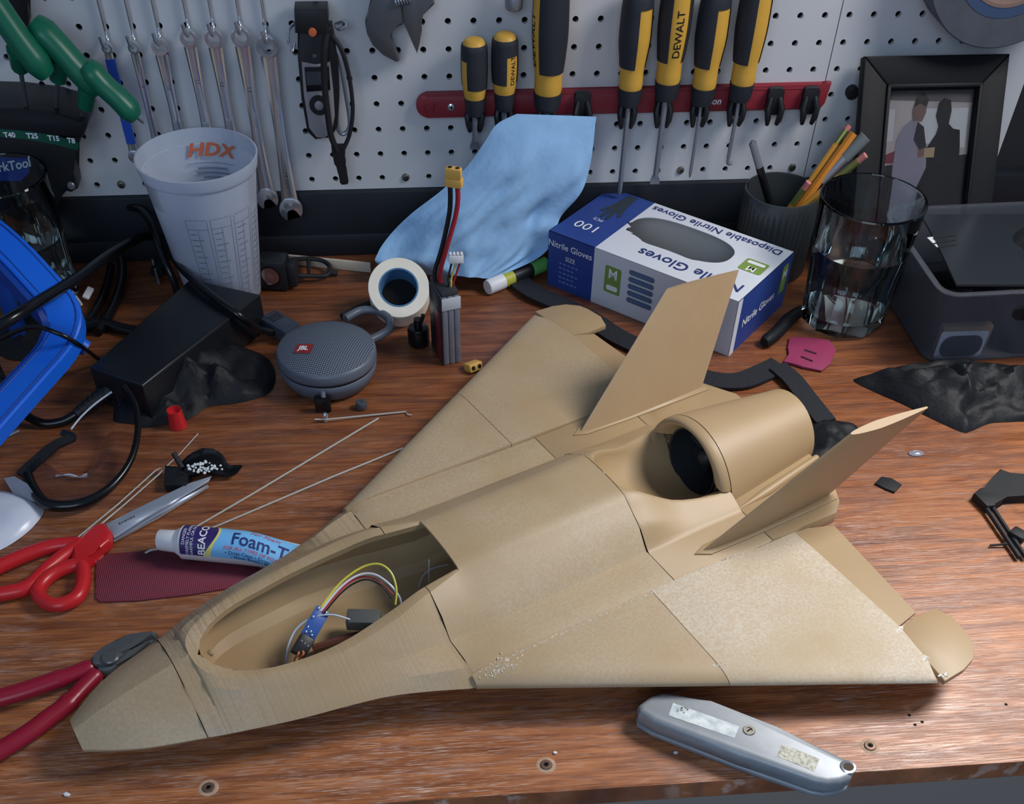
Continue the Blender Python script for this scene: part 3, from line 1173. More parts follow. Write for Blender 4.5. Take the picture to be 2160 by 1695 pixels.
G().tube(curve([ty(713, 305, -0.026), ty(716, 335, -0.025), ty(722, 360, -0.024), ty(727, 388, -0.023)], 4), [0.0070] * 3 + [0.0062] * 3 + [0.005] * 3 + [0.0046] * 3 + [0.003], 8, sec=[(-1, -0.35), (1, -0.35), (1, 0.35), (-1, 0.35)], up=(0, -1, 0)).build('strap_tail', RUBBER, bl)
G().tube(curve([ty(708, 52, -0.015), ty(726, 46, -0.02), ty(730, 55, -0.022), ty(716, 62, -0.02)], 5, True), 0.0016, 8, closed=True).build('split_ring', CHROME, bl)
G().tube(curve([ty(620, 50, -0.012), ty(610, 62, -0.016), ty(608, 85, -0.018), ty(617, 108, -0.018), ty(621, 90, -0.016)], 5), 0.0014, 8).build('wire_hook', CHROME, bl)
G().tube(curve([ty(705, 95, -0.014), ty(718, 130, -0.016), ty(730, 200, -0.016), ty(738, 262, -0.016), ty(726, 282, -0.016), ty(712, 268, -0.016), ty(712, 200, -0.016)], 5), 0.0022, 8).build('carabiner', STEEL, bl)

# adjustable wrench hanging jaws down
aw = thing('adjustable_wrench', 'dark steel adjustable wrench hanging jaws down from the pegboard', 'wrench', ty(835, 40, -0.012))
wprism([(789, -60), (787, 0), (776, 35), (770, 48), (774, 72), (786, 96), (808, 117), (836, 132), (843, 129), (841, 120), (830, 98), (821, 78), (821, 64), (830, 56), (850, 52), (846, 20), (842, -60)], -0.006, 0.013, DARKSTEEL, 'fixed_jaw', aw, 0.0015)
wprism([(848, 0), (851, 48), (866, 82), (880, 114), (885, 92), (890, 68), (889, 30), (917, 9), (910, -10), (870, -20)], -0.006, 0.012, DARKSTEEL, 'sliding_jaw', aw, 0.0015)
g = G()
for k in range(6):
    g.tube([ty(834 + k * 5.6, 4 - k * 1.2, -0.019), ty(837 + k * 5.6, 3 - k * 1.2, -0.019)], 0.0042, 12)
g.build('knurl_screw', STEEL, aw, kind='stuff')
wprism([(800, -60), (838, -60), (850, -260), (795, -260)], -0.006, 0.009, DARKSTEEL, 'handle', aw, 0.002)

# chrome bit socket above the rail
sk = thing('socket_adapter', 'small knurled chrome socket hanging at the top edge of the pegboard', 'socket', ty(1084, 12, -0.016))
p = ty(1084, 20, -0.016)
G().lathe([(0, 0), (0.0070, 0), (0.0082, 0.0012), (0.0088, 0.004), (0.0088, 0.012), (0.0080, 0.0135), (0.0055, 0.014), (0.0050, 0.03), (0, 0.03)], 26, Matrix.Translation(p)).build('socket', STEEL, sk)
G().tube([(p.x, p.y, p.z + 0.028), (p.x, p.y, p.z + 0.055), (p.x, -0.003, p.z + 0.06)], 0.0022, 8).build('hook', CHROME, sk)

# red tool rail with black clips
RED = mat('red_rail', (136, 40, 52), 0.45)
rail = thing('tool_rail', 'long red plastic tool rail with black spring clips screwed to the pegboard', 'tool rail', (0.56, -0.004, 0.148))
zt, zb = 0.1712, 0.1480
xl, xr = 0.3455, 0.7790
rp = []
for k in range(13):
    a = PI / 2 + PI * k / 12
    rp.append((xl + 0.0115 + 0.0115 * math.cos(a), (zt + zb) / 2 + 0.0116 * math.sin(a)))
rp += [(xr - 0.003, zb), (xr + 0.001, zb + 0.006), (xr + 0.0035, zt + 0.003), (xr - 0.001, zt + 0.003), (xr - 0.004, zt)]
G().prism(rp, 0.0, 0.0085, 0.0018, W0).build('rail_body', RED, rail)
g = G().box((0.562, 0.1696, 0.0084), (0.41, 0.0012, 0.0012), 0.0003, W0)
g.build('rail_ridge', RED, rail)
pc = ty(906, 226, -0.009)
G().lathe([(0.0048, 0.0), (0.0056, 0.0004), (0.0048, 0.001)], 20, wallM(pc)).build('boss', RED, rail)
pc = ty(952, 226, -0.0088)
sw = G().lathe([(0, 0.0018), (0.0024, 0.0017), (0.0038, 0.0008), (0.0040, 0)], 18, wallM(pc)).build('screw', CHROME, rail)
g = G().box((0, 0, 0.0017), (0.004, 0.0009, 0.0005), 0, wallM(pc)).box((0, 0, 0.0017), (0.0009, 0.004, 0.0005), 0, wallM(pc))
g.build('cross_recess', HOLE, sw)
lettering('son', 0.0095, rail, WHITEINK, wallM(ty(1508, 214, -0.0088)), bold=0.02, shear=0.2)
CLIPX = [1000, 1062, 1152, 1228, 1322, 1398, 1474, 1552, 1632, 1706]
clips = []
for u in CLIPX:
    x = ty(u, 218, -0.012).x
    T = wallM((x, -0.0085, (zt + zb) / 2))
    c_ = G().prism(rrect(0.0165, 0.026, 0.003), 0.0, 0.0075, 0.0012, T).build('clip', BLACK, rail)
    for s in (-1, 1):
        G().tube([T @ Vector((s * 0.0046, 0.004, 0.006)), T @ Vector((s * 0.0075, -0.006, 0.011)), T @ Vector((s * 0.0062, -0.014, 0.0125)), T @ Vector((s * 0.0050, -0.0215, 0.010))],
                 [0.0030, 0.0034, 0.0034, 0.0022], 8).build('clip_jaw', BLACK, c_)
    clips.append(x)

# yellow and black screwdrivers
YEL = mat('yellow_handle', (212, 164, 66), 0.45)
GRIP = mat('charcoal_grip', (38, 42, 50), 0.6)


def screwdriver(x, zc, hl, r, shaft, window, label, text=None, tip='blade', sr_=0.0026, stub=False, grp='screwdrivers in the red rail'):
    y = -0.0225
    t = thing('screwdriver', label, 'screwdriver', (x, y, zc), group=grp)
    T = Matrix.Translation((x, y, zc))
    # black ferrule below the handle
    G().lathe([(0, -0.014), (r * 0.62, -0.014), (r * 0.74, -0.008), (r * 0.80, 0.003), (0, 0.003)], 26, T).build('ferrule', GRIP, t)
    if stub:
        pr_ = [(r * 0.72, 0.0), (r * 0.80, 0.004), (r * 0.90, 0.012), (r * 0.97, 0.03), (r * 0.93, hl - 0.006), (r * 0.70, hl)]
        g0, g1 = 0.013, hl - 0.0035
        wtop = hl * 0.70
    else:
        pr_ = [(r * 0.70, 0.0), (r * 0.78, 0.006), (r * 0.76, 0.018), (r * 0.84, 0.03), (r * 0.97, hl * 0.55), (r * 0.94, hl * 0.8), (r * 0.86, hl - 0.006), (r * 0.68, hl)]
        g0, g1 = 0.0235, hl - 0.003
        wtop = hl * 0.84
    zs = [p_[1] for p_ in pr_]
    rs = [p_[0] for p_ in pr_]
    body = G().lathe([(0, 0.0)] + [(cubic(z, zs, rs), z) for z in np.linspace(0, hl, 18)] + [(r * 0.5, hl + 0.0012), (0, hl + 0.0016)], 32, T)
    body.build('handle', YEL, t)
    # soft grip: two side panels between the yellow windows, joined by a band at the top
    hw = math.radians(33)
    for k in (0, 1):
        a0 = math.radians(window) + hw + k * PI
        a1 = a0 + PI - 2 * hw
        zz = [g0 + (wtop - g0) * q / 10 for q in range(11)]
        prof = [(cubic(zz[0], zs, rs) - 0.0003, zz[0] - 0.0005)] + [(cubic(z, zs, rs) + 0.0009, z) for z in zz] + [(cubic(zz[-1], zs, rs) - 0.0003, zz[-1] + 0.0003)]
        G().lathe(prof, 14, T, a0, a1).build('grip_panel', GRIP, t)
    zz = [wtop + (g1 - wtop) * q / 6 for q in range(7)]
    G().lathe([(cubic(zz[0], zs, rs) - 0.0003, zz[0])] + [(cubic(z, zs, rs) + 0.0009, z) for z in zz] + [(cubic(zz[-1], zs, rs) - 0.0004, zz[-1] + 0.0004)], 32, T).build('grip_band', GRIP, t)
    if text:
        a = math.radians(window)
        zm = (g0 + wtop) / 2 - (0.0 if stub else 0.006)

        def fn(px_, py_):
            z = zm + px_
            rad = cubic(z, zs, rs) + 0.00025
            q = a - py_ / rad
            return T @ Vector((rad * math.cos(q), rad * math.sin(q), z))
        lettering(text, min(r * 0.66, (wtop - g0) / 3.9), t, BLACKINK, fn=fn, bold=0.012)
    # shaft
    S = G().tube([(x, y, zc - 0.010), (x, y + 0.004, zc - shaft)], sr_, 10)
    if tip == 'blade':
        S.loft([[(x - sr_, y + 0.004 - sr_ * 0.8, zc - shaft), (x + sr_, y + 0.004 - sr_ * 0.8, zc - shaft), (x + sr_, y + 0.004 + sr_ * 0.8, zc - shaft), (x - sr_, y + 0.004 + sr_ * 0.8, zc - shaft)],
                [(x - sr_ * 1.7, y + 0.004 - 0.0008, zc - shaft - 0.005), (x + sr_ * 1.7, y + 0.004 - 0.0008, zc - shaft - 0.005), (x + sr_ * 1.7, y + 0.004 + 0.0008, zc - shaft - 0.005), (x - sr_ * 1.7, y + 0.004 + 0.0008, zc - shaft - 0.005)],
                [(x - sr_ * 1.7, y + 0.004 - 0.0004, zc - shaft - 0.009), (x + sr_ * 1.7, y + 0.004 - 0.0004, zc - shaft - 0.009), (x + sr_ * 1.7, y + 0.004 + 0.0004, zc - shaft - 0.009), (x - sr_ * 1.7, y + 0.004 + 0.0004, zc - shaft - 0.009)]],
               closed=True, cap0=True, cap1=True)
    elif tip == 'hook':
        S.tube(curve([(x, y + 0.004, zc - shaft + 0.001), (x, y + 0.004, zc - shaft - 0.004), (x + 0.0015, y + 0.004, zc - shaft - 0.007), (x + 0.005, y + 0.004, zc - shaft - 0.006)], 4), sr_ * 0.9, 8)
    else:
        S.lathe([(sr_, 0), (sr_ * 0.9, -0.003), (0.0006, -0.007), (0, -0.007)], 10, Matrix.Translation((x, y + 0.004, zc - shaft)))
    S.build('shaft', STEEL, t)
    return t


def zat(u, v):
    return ty(u, v, -0.0225).z


screwdriver(clips[0], zat(1003, 211), 0.056, 0.0132, 0.042, 200, 'stubby screwdriver, leftmost in the red rail, blade pointing down', sr_=0.003, stub=True)
screwdriver(clips[1], zat(1062, 200), 0.056, 0.0132, 0.042, -52, 'stubby screwdriver with black lettering on its yellow stripe, second from the left', text='DEWALT', tip='cross', sr_=0.003, stub=True)
screwdriver(clips[2], zat(1152, 200), 0.112, 0.0182, 0.075, 193, 'thick screwdriver standing behind the blue paper towel', text='DEWALT', tip='cross', sr_=0.0036)
screwdriver(clips[4], zat(1335, 190), 0.092, 0.0158, 0.105, -55, 'long screwdriver fourth from the left, shaft passing the glove box corner', tip='cross', sr_=0.0027)
screwdriver(clips[5], zat(1410, 177), 0.106, 0.0162, 0.096, -80, 'long screwdriver with large black lettering facing out on its yellow handle', text='DEWALT', tip='blade', sr_=0.0031)
screwdriver(clips[6], zat(1488, 188), 0.092, 0.0158, 0.086, -58, 'screwdriver with thin plain pointed shaft, second from the right', tip='cross', sr_=0.0018)
screwdriver(clips[7], zat(1562, 180), 0.104, 0.0160, 0.075, -62, 'rightmost screwdriver, a pick with a bent hooked tip', tip='hook', sr_=0.0021)

# big roll of tape hanging at the top right
tr_ = thing('tape_roll', 'wide roll of grey duct tape hanging at the upper right corner', 'tape roll', (0.925, -0.012, 0.218))
tcx, tcz, tR = 0.925, 0.2177 + 0.086, 0.086
T = wallM((tcx, 0, tcz))
G().lathe([(0.058, 0.004), (tR - 0.001, 0.004), (tR, 0.005), (tR, 0.042), (tR - 0.001, 0.043), (0.058, 0.043), (0.058, 0.004)], 64, T).build('tape', mat('grey_tape', (78, 84, 94), 0.55, vary=0.1, vscale=60), tr_)
G().lathe([(0.049, 0.004), (0.0585, 0.004), (0.0585, 0.0434), (0.049, 0.0434), (0.049, 0.004)], 48, T).build('blue_band', mat('blue_grey_tape', (58, 80, 112), 0.5), tr_)
G().lathe([(0.046, 0.004), (0.0492, 0.004), (0.0492, 0.0438), (0.046, 0.0438), (0.046, 0.004)], 48, T).build('core', mat('cardboard_core', (128, 106, 98), 0.8), tr_)
G().tube([(tcx, 0.0, tcz + 0.0435), (tcx, -0.052, tcz + 0.0435), (tcx, -0.055, tcz + 0.052)], 0.0022, 8).build('hook', CHROME, tr_)

# leaning picture frame
FRM = mat('black_frame', (16, 17, 21), 0.55, spec=0.25)
TLc = Vector((0.8062, -0.008, 0.1975))
dn = Vector((0, -0.0298, -0.0513)).normalized()
FH, FW = (TLc.z - 0.001) / -dn.z, 0.1545
pf = thing('picture_frame', 'black wooden picture frame with a photo, leaning against the pegboard', 'picture frame', (TLc.x + FW / 2, TLc.y + dn.y * FH, 0.001))
FMx = frame(TLc + dn * FH, (1, 0, 0), Vector((0, -1, 0)).cross(dn).cross(dn) * -1)
fx = Vector((1, 0, 0))
fy = -dn
fz = fx.cross(fy)
o_ = TLc + dn * FH
FMx = Matrix(((fx.x, fy.x, fz.x, o_.x), (fx.y, fy.y, fz.y, o_.y), (fx.z, fy.z, fz.z, o_.z), (0, 0, 0, 1)))
for poly, nm in (([(0, 0), (FW, 0), (FW - 0.031, 0.031), (0.031, 0.031)], 'bottom_rail'), ([(0, FH), (0.031, FH - 0.031), (FW - 0.031, FH - 0.031), (FW, FH)], 'top_rail'),
                 ([(0, 0), (0.031, 0.031), (0.031, FH - 0.031), (0, FH)], 'side_rail'), ([(FW, 0), (FW, FH), (FW - 0.031, FH - 0.031), (FW - 0.031, 0.031)], 'side_rail')):
    g = G().prism(poly, 0, 0.013, 0.0018, FMx)
    g.build(nm, FRM, pf)
for rect, nm in (((0.026, 0.026, FW - 0.026, 0.030), 'inner_step'), ((0.026, FH - 0.030, FW - 0.026, FH - 0.026), 'inner_step'), ((0.026, 0.026, 0.030, FH - 0.026), 'inner_step'), ((FW - 0.030, 0.026, FW - 0.026, FH - 0.026), 'inner_step')):
    G().box(((rect[0] + rect[2]) / 2, (rect[1] + rect[3]) / 2, 0.0135), (rect[2] - rect[0], rect[3] - rect[1], 0.004), 0.001, FMx).build(nm, FRM, pf)
G().box((FW / 2, FH / 2, 0.003), (FW - 0.05, FH - 0.05, 0.004), 0, FMx).build('backing', mat('photo_grey', (118, 112, 114), 0.5), pf)
PHx0, PHx1, PHy0, PHy1 = 0.031, FW - 0.031, 0.031, FH - 0.031
pw, ph = PHx1 - PHx0, PHy1 - PHy0
pics = [('photo_window', (190, 190, 198), [(0, .86), (.10, .86), (.10, .62), (0, .60)]), ('photo_window', (196, 198, 206), [(.40, .86), (.96, .86), (.96, .55), (.40, .60)]),
        ('photo_ceiling', (96, 92, 96), [(0, 1), (1, 1), (1, .90), (0, .93)]), ('photo_floor', (40, 38, 44), [(0, 0), (1, 0), (1, .50), (0, .42)]),
        ('photo_red_seat', (120, 48, 60), [(0, .50), (.14, .54), (.14, .44), (0, .44)]),
        ('photo_person_dark', (34, 34, 40), [(.46, 0), (.50, .55), (.60, .66), (.62, .72), (.58, .80), (.60, .90), (.66, .94), (.74, .92), (.76, .84), (.74, .74), (.80, .70), (.88, .69), (.90, .56), (.92, .2), (.92, 0)]),
        ('photo_person_grey', (132, 130, 150), [(.12, .0), (.12, .40), (.14, .62), (.20, .72), (.30, .78), (.42, .70), (.50, .58), (.52, .40), (.40, .2), (.36, 0)]),
        ('photo_collar', (44, 44, 54), [(.34, .62), (.37, .76), (.45, .72), (.50, .56), (.42, .54)]),
        ('photo_head', (120, 96, 92), [(.32, .77), (.30, .84), (.33, .93), (.40, .96), (.46, .92), (.46, .83), (.42, .76)]), ('photo_hair', (58, 52, 54), [(.31, .87), (.34, .96), (.42, .98), (.48, .93), (.46, .87), (.38, .90)]),
        ('photo_parcel', (170, 150, 120), [(.46, .55), (.60, .56), (.60, .48), (.46, .48)]), ('photo_hand', (128, 96, 90), [(.40, .54), (.48, .55), (.48, .49), (.41, .48)])]
for k, (nm, col, poly) in enumerate(pics):
    g = G().add([(PHx0 + x * pw, PHy0 + (1 - (1 - y) * 0.74 if y > 0 else 0) * ph, 0.0051 + 0.00012 * k) for x, y in poly], [list(range(len(poly)))], FMx)
    g.build(nm, mat('print_' + nm + str(k), tuple(x * 0.72 for x in col), 0.5, spec=0.2), pf)
G().box((FW / 2, FH / 2, 0.0085), (FW - 0.052, FH - 0.052, 0.0012), 0, FMx).build('glazing', mat('clear_pane', (255, 255, 255), 0.02, trans=1.0, ior=1.1), pf)

# hex / star key holder with green T handles
GREEN = mat('green_handle', (18, 104, 78), 0.36)
hold = thing('key_holder', 'black wall holder with a green strip of torx sizes', 'tool holder', ty(60, 400, -0.02))
wprism([(-120, 232), (-40, 226), (30, 228), (110, 238), (176, 252), (182, 264), (176, 290), (-120, 290)], -0.001, 0.060, BLACK, 'top_tray', hold, 0.004)
g = G().prism(wpoly([(-120, 275), (172, 290), (158, 330), (148, 352), (160, 380), (163, 400), (150, 408), (138, 405), (132, 395), (122, 410), (110, 470), (-120, 470)], -0.03), 0.001, 0.030, 0.004, W0)
g.build('body', BLACK, hold)
strip = G()
pts = [(-120, 268), (0, 272), (60, 277), (120, 287), (168, 302), (164, 318), (116, 304), (60, 294), (0, 288), (-120, 284)]
strip.prism(wpoly(pts, -0.0615), 0.0600, 0.0618, 0.0004, W0)
stp = strip.build('size_strip', mat('green_strip', (14, 82, 66), 0.5), hold)
for s, u, v, r_ in (('T40', 20, 285, -0.02), ('T25', 68, 287, -0.06), ('T15', 113, 292, -0.10), ('T8', 150, 297, -0.12)):
    lettering(s, 0.0068, stp, WHITEINK, wallM(ty(u, v, -0.0621)) @ rotz(r_), bold=0.03)
G().lathe([(0, 0.002), (0.0032, 0.0016), (0.0042, 0)], 16, wallM(ty(150, 392, -0.0312))).build('screw', STEEL, hold)
LB = mat('blue_logo', (34, 62, 150), 0.5)
wprism([(-40, 330), (62, 336), (64, 365), (45, 382), (-40, 382)], -0.0305, 0.0008, LB, 'logo_panel', hold, 0)
lettering('ParkTool', 0.0125, hold, WHITEINK, wallM(ty(18, 352, -0.0318)) @ rotz(0.12), bold=0.02, shear=0.25)
G().prism(wpoly([(-80, -60), (52, -60), (54, 0), (62, 40), (50, 110), (20, 100), (0, 60), (-80, 0)], -0.012), 0.001, 0.012, 0.002, W0).build('upright', BLACK, hold)
# T handle keys
def t_key(bar, stem, tip, rad, label):
    t = thing('t_handle_key', label, 'hex key', bar[-1], group='green T handle keys')
    n = len(bar)
    pts = curve(bar, 6)
    N2 = len(pts)
    rr = [rad * (0.60 + 0.40 * min(1, min(i, N2 - 1 - i) / 3.0)) * (1.0 - 0.12 * math.sin(PI * i / (N2 - 1))) for i in range(N2)]
    G().tube(pts, rr, 14, sec=[(x * 1.0, y * 0.8) for x, y in disc(1, 14)]).build('grip', GREEN, t)
    G().tube([stem[0], stem[1]], [rad * 0.62, rad * 0.5], 12).build('stem', GREEN, t)
    G().tube([stem[1], stem[2]], 0.0022, 8).build('shaft', DARKSTEEL, t)
    if tip:
        G().tube([bar[-1] + (bar[-2] - bar[-1]) * 0.05, tip], 0.0014, 8).build('short_tip', DARKSTEEL, t)


t_key([ty(-60, -60, -0.075), ty(0, 25, -0.078), ty(50, 95, -0.08), ty(100, 158, -0.08)], [ty(38, 105, -0.075), ty(42, 140, -0.06), ty(58, 240, -0.052)], None, 0.0165, 'green T handle key at the left edge with its stem in the black holder')
t_key([ty(70, 45, -0.06), ty(120, 95, -0.064), ty(165, 145, -0.066), ty(212, 190, -0.066)], [ty(125, 110, -0.06), ty(122, 168, -0.055), ty(117, 250, -0.045)], None, 0.0158, 'green T handle key behind the left one, pointing down to the right')
t_key([ty(180, 135, -0.07), ty(215, 175, -0.072), ty(255, 212, -0.074), ty(287, 247, -0.074)], [ty(185, 180, -0.068), ty(180, 225, -0.062), ty(168, 256, -0.05)], ty(303, 259, -0.074), 0.0142, 'rightmost green T handle key with a thin tip poking from its grip')

kb = ty(1799, 197, -0.006)
G().lathe([(0, 0.008), (0.0050, 0.0078), (0.0066, 0.0062), (0.0068, 0.0)], 22, wallM((kb.x, 0.0, kb.z))).single('round_magnet', RUBBER, 'round black magnet on the pegboard left of the picture frame', 'magnet')


# ------------------------------------------------------------------ bench: back row
CLEAR = mat('clear_glass', (238, 250, 250), 0.0, trans=1.0, ior=1.36)
WATER = mat('water', (255, 255, 255), 0.0, trans=1.0, ior=1.22)


def glass_tumbler(base, h, rb_, rt, level, label, rot=0.0):
    t = thing('water_glass', label, 'glass', base, group='drinking glasses')
    T = Matrix.Translation(base) @ rotz(rot)
    n, facets = 40, 10

    def ring(r, z, fac):
        out = []
        for k in range(n):
            a = 2 * PI * k / n
            q = ((a * facets / (2 * PI)) % 1.0 - 0.5) * 2 * PI / facets
            f = math.cos(PI / facets) / math.cos(q)
            rr = r * (1 + fac * (f - 1)) * (1 + 0.03 * fac)
            out.append((rr * math.cos(a), rr * math.sin(a), z))
        return out
    R_ = lambda z: rb_ + (rt - rb_) * z / h
    secs = [ring(rb_ * 0.86, 0.0005, 1), ring(rb_ * 0.97, 0.004, 1), ring(R_(0.012), 0.012, 1), ring(R_(h * 0.5), h * 0.5, 1), ring(R_(h * 0.62), h * 0.62, 0.6), ring(R_(h * 0.68), h * 0.68, 0.0),
            ring(R_(h * 0.9), h * 0.9, 0), ring(rt, h - 0.0015, 0), ring(rt - 0.0008, h, 0), ring(rt - 0.0022, h, 0), ring(rt - 0.003, h - 0.0015, 0),
            ring(R_(h * 0.6) - 0.0032, h * 0.6, 0), ring(R_(0.03) - 0.0036, 0.03, 0), ring(R_(0.018) - 0.005, 0.0175, 0), ring(rb_ * 0.5, 0.0152, 0)]
    g = G().loft(secs, closed=True, cap0=True, cap1=True, M=T)
    g.build('glass_body', CLEAR, t, smooth=25)
    if level:
        sec = [ring(rb_ * 0.5, 0.0155, 0), ring(R_(0.018) - 0.0046, 0.0178, 0), ring(R_(0.03) - 0.0032, 0.03, 0), ring(R_(level) - 0.0029, level, 0)]
        G().loft(sec, closed=True, cap0=True, cap1=True, M=T).build('water', WATER, t, smooth=30)
    return t


gR = tz(1771, 674)
glass_tumbler(gR, 0.134, 0.0425, 0.0525, 0.085, 'faceted drinking glass half full of water at the right of the glove box')
gL = Vector((-0.0687, -0.085, 0))
glass_tumbler(gL, 0.136, 0.0400, 0.0480, 0.074, 'drinking glass with water at the left edge behind the blue frame', 0.2)

# translucent mixing tub
TUB = mat('milky_plastic', (216, 224, 238), 0.35, trans=0.5, ior=1.12)
bp_ = Vector((0.1262, -0.0805, 0))
tubT = thing('mixing_tub', 'milky white plastic mixing tub with printed measuring columns', 'tub', bp_)
T = Matrix.Translation(bp_)
BH, BR0, BR1 = 0.149, 0.0395, 0.0565
G().lathe([(0, 0.001), (BR0 - 0.002, 0.001), (BR0, 0.003), (BR1 - 0.001, BH - 0.014), (BR1 + 0.0008, BH - 0.013), (BR1 + 0.0018, BH - 0.010), (BR1 + 0.0030, BH - 0.003), (BR1 + 0.0034, BH), (BR1 + 0.0018, BH + 0.0003), (BR1 - 0.0002, BH - 0.012), (BR0 - 0.002, 0.0045), (0, 0.0035)],
          56, T).build('tub_wall', TUB, tubT, smooth=45)
GREYINK = mat('grey_print', (120, 128, 150), 0.6)


def on_tub(ang, z, out=0.0004):
    r = BR0 + (BR1 - BR0) * z / BH + out
    return T @ Vector((r * math.cos(ang), r * math.sin(ang), z))


def tub_line(a0, z0, a1, z1, w, parent, name='print_line'):
    n = 6
    L1, L2 = [], []
    for k in range(n + 1):
        q = k / n
        a, z = a0 + (a1 - a0) * q, z0 + (z1 - z0) * q
        if abs(z1 - z0) > 1e-5:
            L1.append(on_tub(a - w / 0.05 / 2, z))
            L2.append(on_tub(a + w / 0.05 / 2, z))
        else:
            L1.append(on_tub(a, z - w / 2))
            L2.append(on_tub(a, z + w / 2))
    return L1, L2


pg = G()
for j in range(4):
    a0 = math.radians(-106 + 27 * j)
    a1 = a0 + math.radians(23)
    for (p, q) in (((a0, 0.012), (a0, 0.108)), ((a1, 0.012), (a1, 0.108)), ((a0, 0.108), (a1, 0.108)), ((a0, 0.098), (a1, 0.098)), (((a0 + a1) / 2, 0.012), ((a0 + a1) / 2, 0.098))):
        L1, L2 = tub_line(p[0], p[1], q[0], q[1], 0.0006, tubT)
        pg.loft([L1, L2])
    for k in range(13):
        z = 0.016 + k * 0.0064
        w = 0.3 + 0.15 * ((k * 7 + j) % 3)
        L1, L2 = tub_line(a0 + (a1 - a0) * 0.1, z, a0 + (a1 - a0) * (0.1 + w), z, 0.0011, tubT)
        pg.loft([L1, L2])
pg.build('measuring_print', GREYINK, tubT, kind='stuff')
ORG = mat('orange_print', (206, 104, 70), 0.6)


def inner_tub(X, Y, z0=0.112):
    z0 += 0.012
    a = math.radians(84) - X / 0.052
    z = z0 + Y
    r = BR0 + (BR1 - BR0) * z / BH - 0.0026
    return T @ Vector((r * math.cos(a), r * math.sin(a), z))


lettering('HDX', 0.022, tubT, ORG, fn=lambda X, Y: inner_tub(X, Y * 0.8, 0.118), bold=0.03, shear=0.3, spacing=1.05)
pg = G()
for (x0, x1, z) in ((-0.026, 0.026, 0.1065), (-0.016, 0.016, 0.1005), (-0.018, 0.018, 0.096), (-0.012, 0.012, 0.0915)):
    pg.loft([[inner_tub(x0 + (x1 - x0) * k / 5, -0.0010, z) for k in range(6)], [inner_tub(x0 + (x1 - x0) * k / 5, 0.0010 if z < 0.106 else -0.0004, z) for k in range(6)]])
pg.build('small_print', GREYINK, tubT, kind='stuff')

# ribbed pencil cup
cupP = Vector((0.734, -0.064, 0))
CUPM = mat('smoky_ribbed_tin', (74, 80, 84), 0.35, 0.5)
cup = thing('pencil_cup', 'dark grey ribbed cup holding pencils behind the glove box', 'cup', cupP)
T = Matrix.Translation(cupP)
CR, CHt = 0.0405, 0.090
secs = []
for z, r, rib in ((0.0005, CR - 0.002, 0), (0.003, CR, 1), (CHt - 0.014, CR, 1), (CHt - 0.012, CR, 0), (CHt - 0.002, CR, 0), (CHt, CR - 0.0005, 0), (CHt, CR - 0.0018, 0), (CHt - 0.003, CR - 0.0022, 0), (0.004, CR - 0.0022, 0)):
    secs.append([((r + 0.0008 * rib * math.cos(40 * 2 * PI * k / 160)) * math.cos(2 * PI * k / 160), (r + 0.0008 * rib * math.cos(40 * 2 * PI * k / 160)) * math.sin(2 * PI * k / 160), z) for k in range(160)])
G().loft(secs, closed=True, cap0=True, cap1=True, M=T).build('cup_wall', CUPM, cup, smooth=60)
PENY = mat('pencil_yellow', (216, 152, 58), 0.4)
PENO = mat('pencil_orange', (206, 130, 44), 0.4)


def in_cup(name, label, cat, tip, foot, parts):
    """parts: (name, from, to, radius list or value, material, sides)"""
    t = thing(name, label, cat, foot, group='writing tools in the ribbed cup')
    d = tip - foot
    for nm, a, b_, r, m_, n in parts:
        G().tube([foot + d * a, foot + d * b_], r, n).build(nm, m_, t)
    return t


def cup_pt(dx, dy, z):
    return cupP + Vector((dx, dy, z))


FER = mat('green_gold_ferrule', (150, 156, 92), 0.35, 0.7)
ERAS = mat('eraser_pink', (196, 120, 116), 0.7)
in_cup('ballpoint_pen', 'black ballpoint pen with silver clip leaning left in the ribbed cup', 'pen', ty(1586, 297, -0.050), cup_pt(0.022, -0.004, 0.006),
       [('barrel', 0, 0.80, 0.0042, BLACKG, 12), ('tip_section', 0.80, 0.985, 0.0040, STEEL, 12), ('button', 0.985, 1.0, 0.0022, STEEL, 8)])
in_cup('pencil', 'thin yellow pencil with gold ferrule, uppermost in the ribbed cup', 'pencil', ty(1792, 264, -0.044), cup_pt(-0.022, -0.010, 0.006),
       [('shaft', 0, 0.88, 0.0032, PENY, 6), ('ferrule', 0.88, 0.97, 0.0033, FER, 10), ('eraser', 0.97, 1.0, 0.0031, ERAS, 10)])
in_cup('carpenter_pencil', 'flat orange carpenter pencil between the yellow pencils', 'pencil', ty(1802, 281, -0.056), cup_pt(-0.020, -0.018, 0.006), [('shaft', 0, 1.0, 0.0048, PENO, 6)])
in_cup('paintbrush', 'small paintbrush with silver ferrule and grey bristles in the ribbed cup', 'paintbrush', ty(1826, 288, -0.064), cup_pt(-0.028, -0.006, 0.008),
       [('handle', 0, 0.66, 0.0030, BLACK, 10), ('ferrule', 0.66, 0.84, [0.0036, 0.0056], CHROME, 12), ('bristles', 0.84, 1.0, [0.0056, 0.0068], mat('grey_bristle', (112, 118, 120), 0.9), 12)])
in_cup('pencil', 'yellow pencil with green banded ferrule, lowest and nearest the glass', 'pencil', ty(1826, 327, -0.100), cup_pt(-0.032, 0.005, 0.008),
       [('shaft', 0, 0.82, 0.0035, PENY, 6), ('ferrule', 0.82, 0.95, 0.0037, FER, 10), ('eraser', 0.95, 1.0, 0.0034, ERAS, 10)])
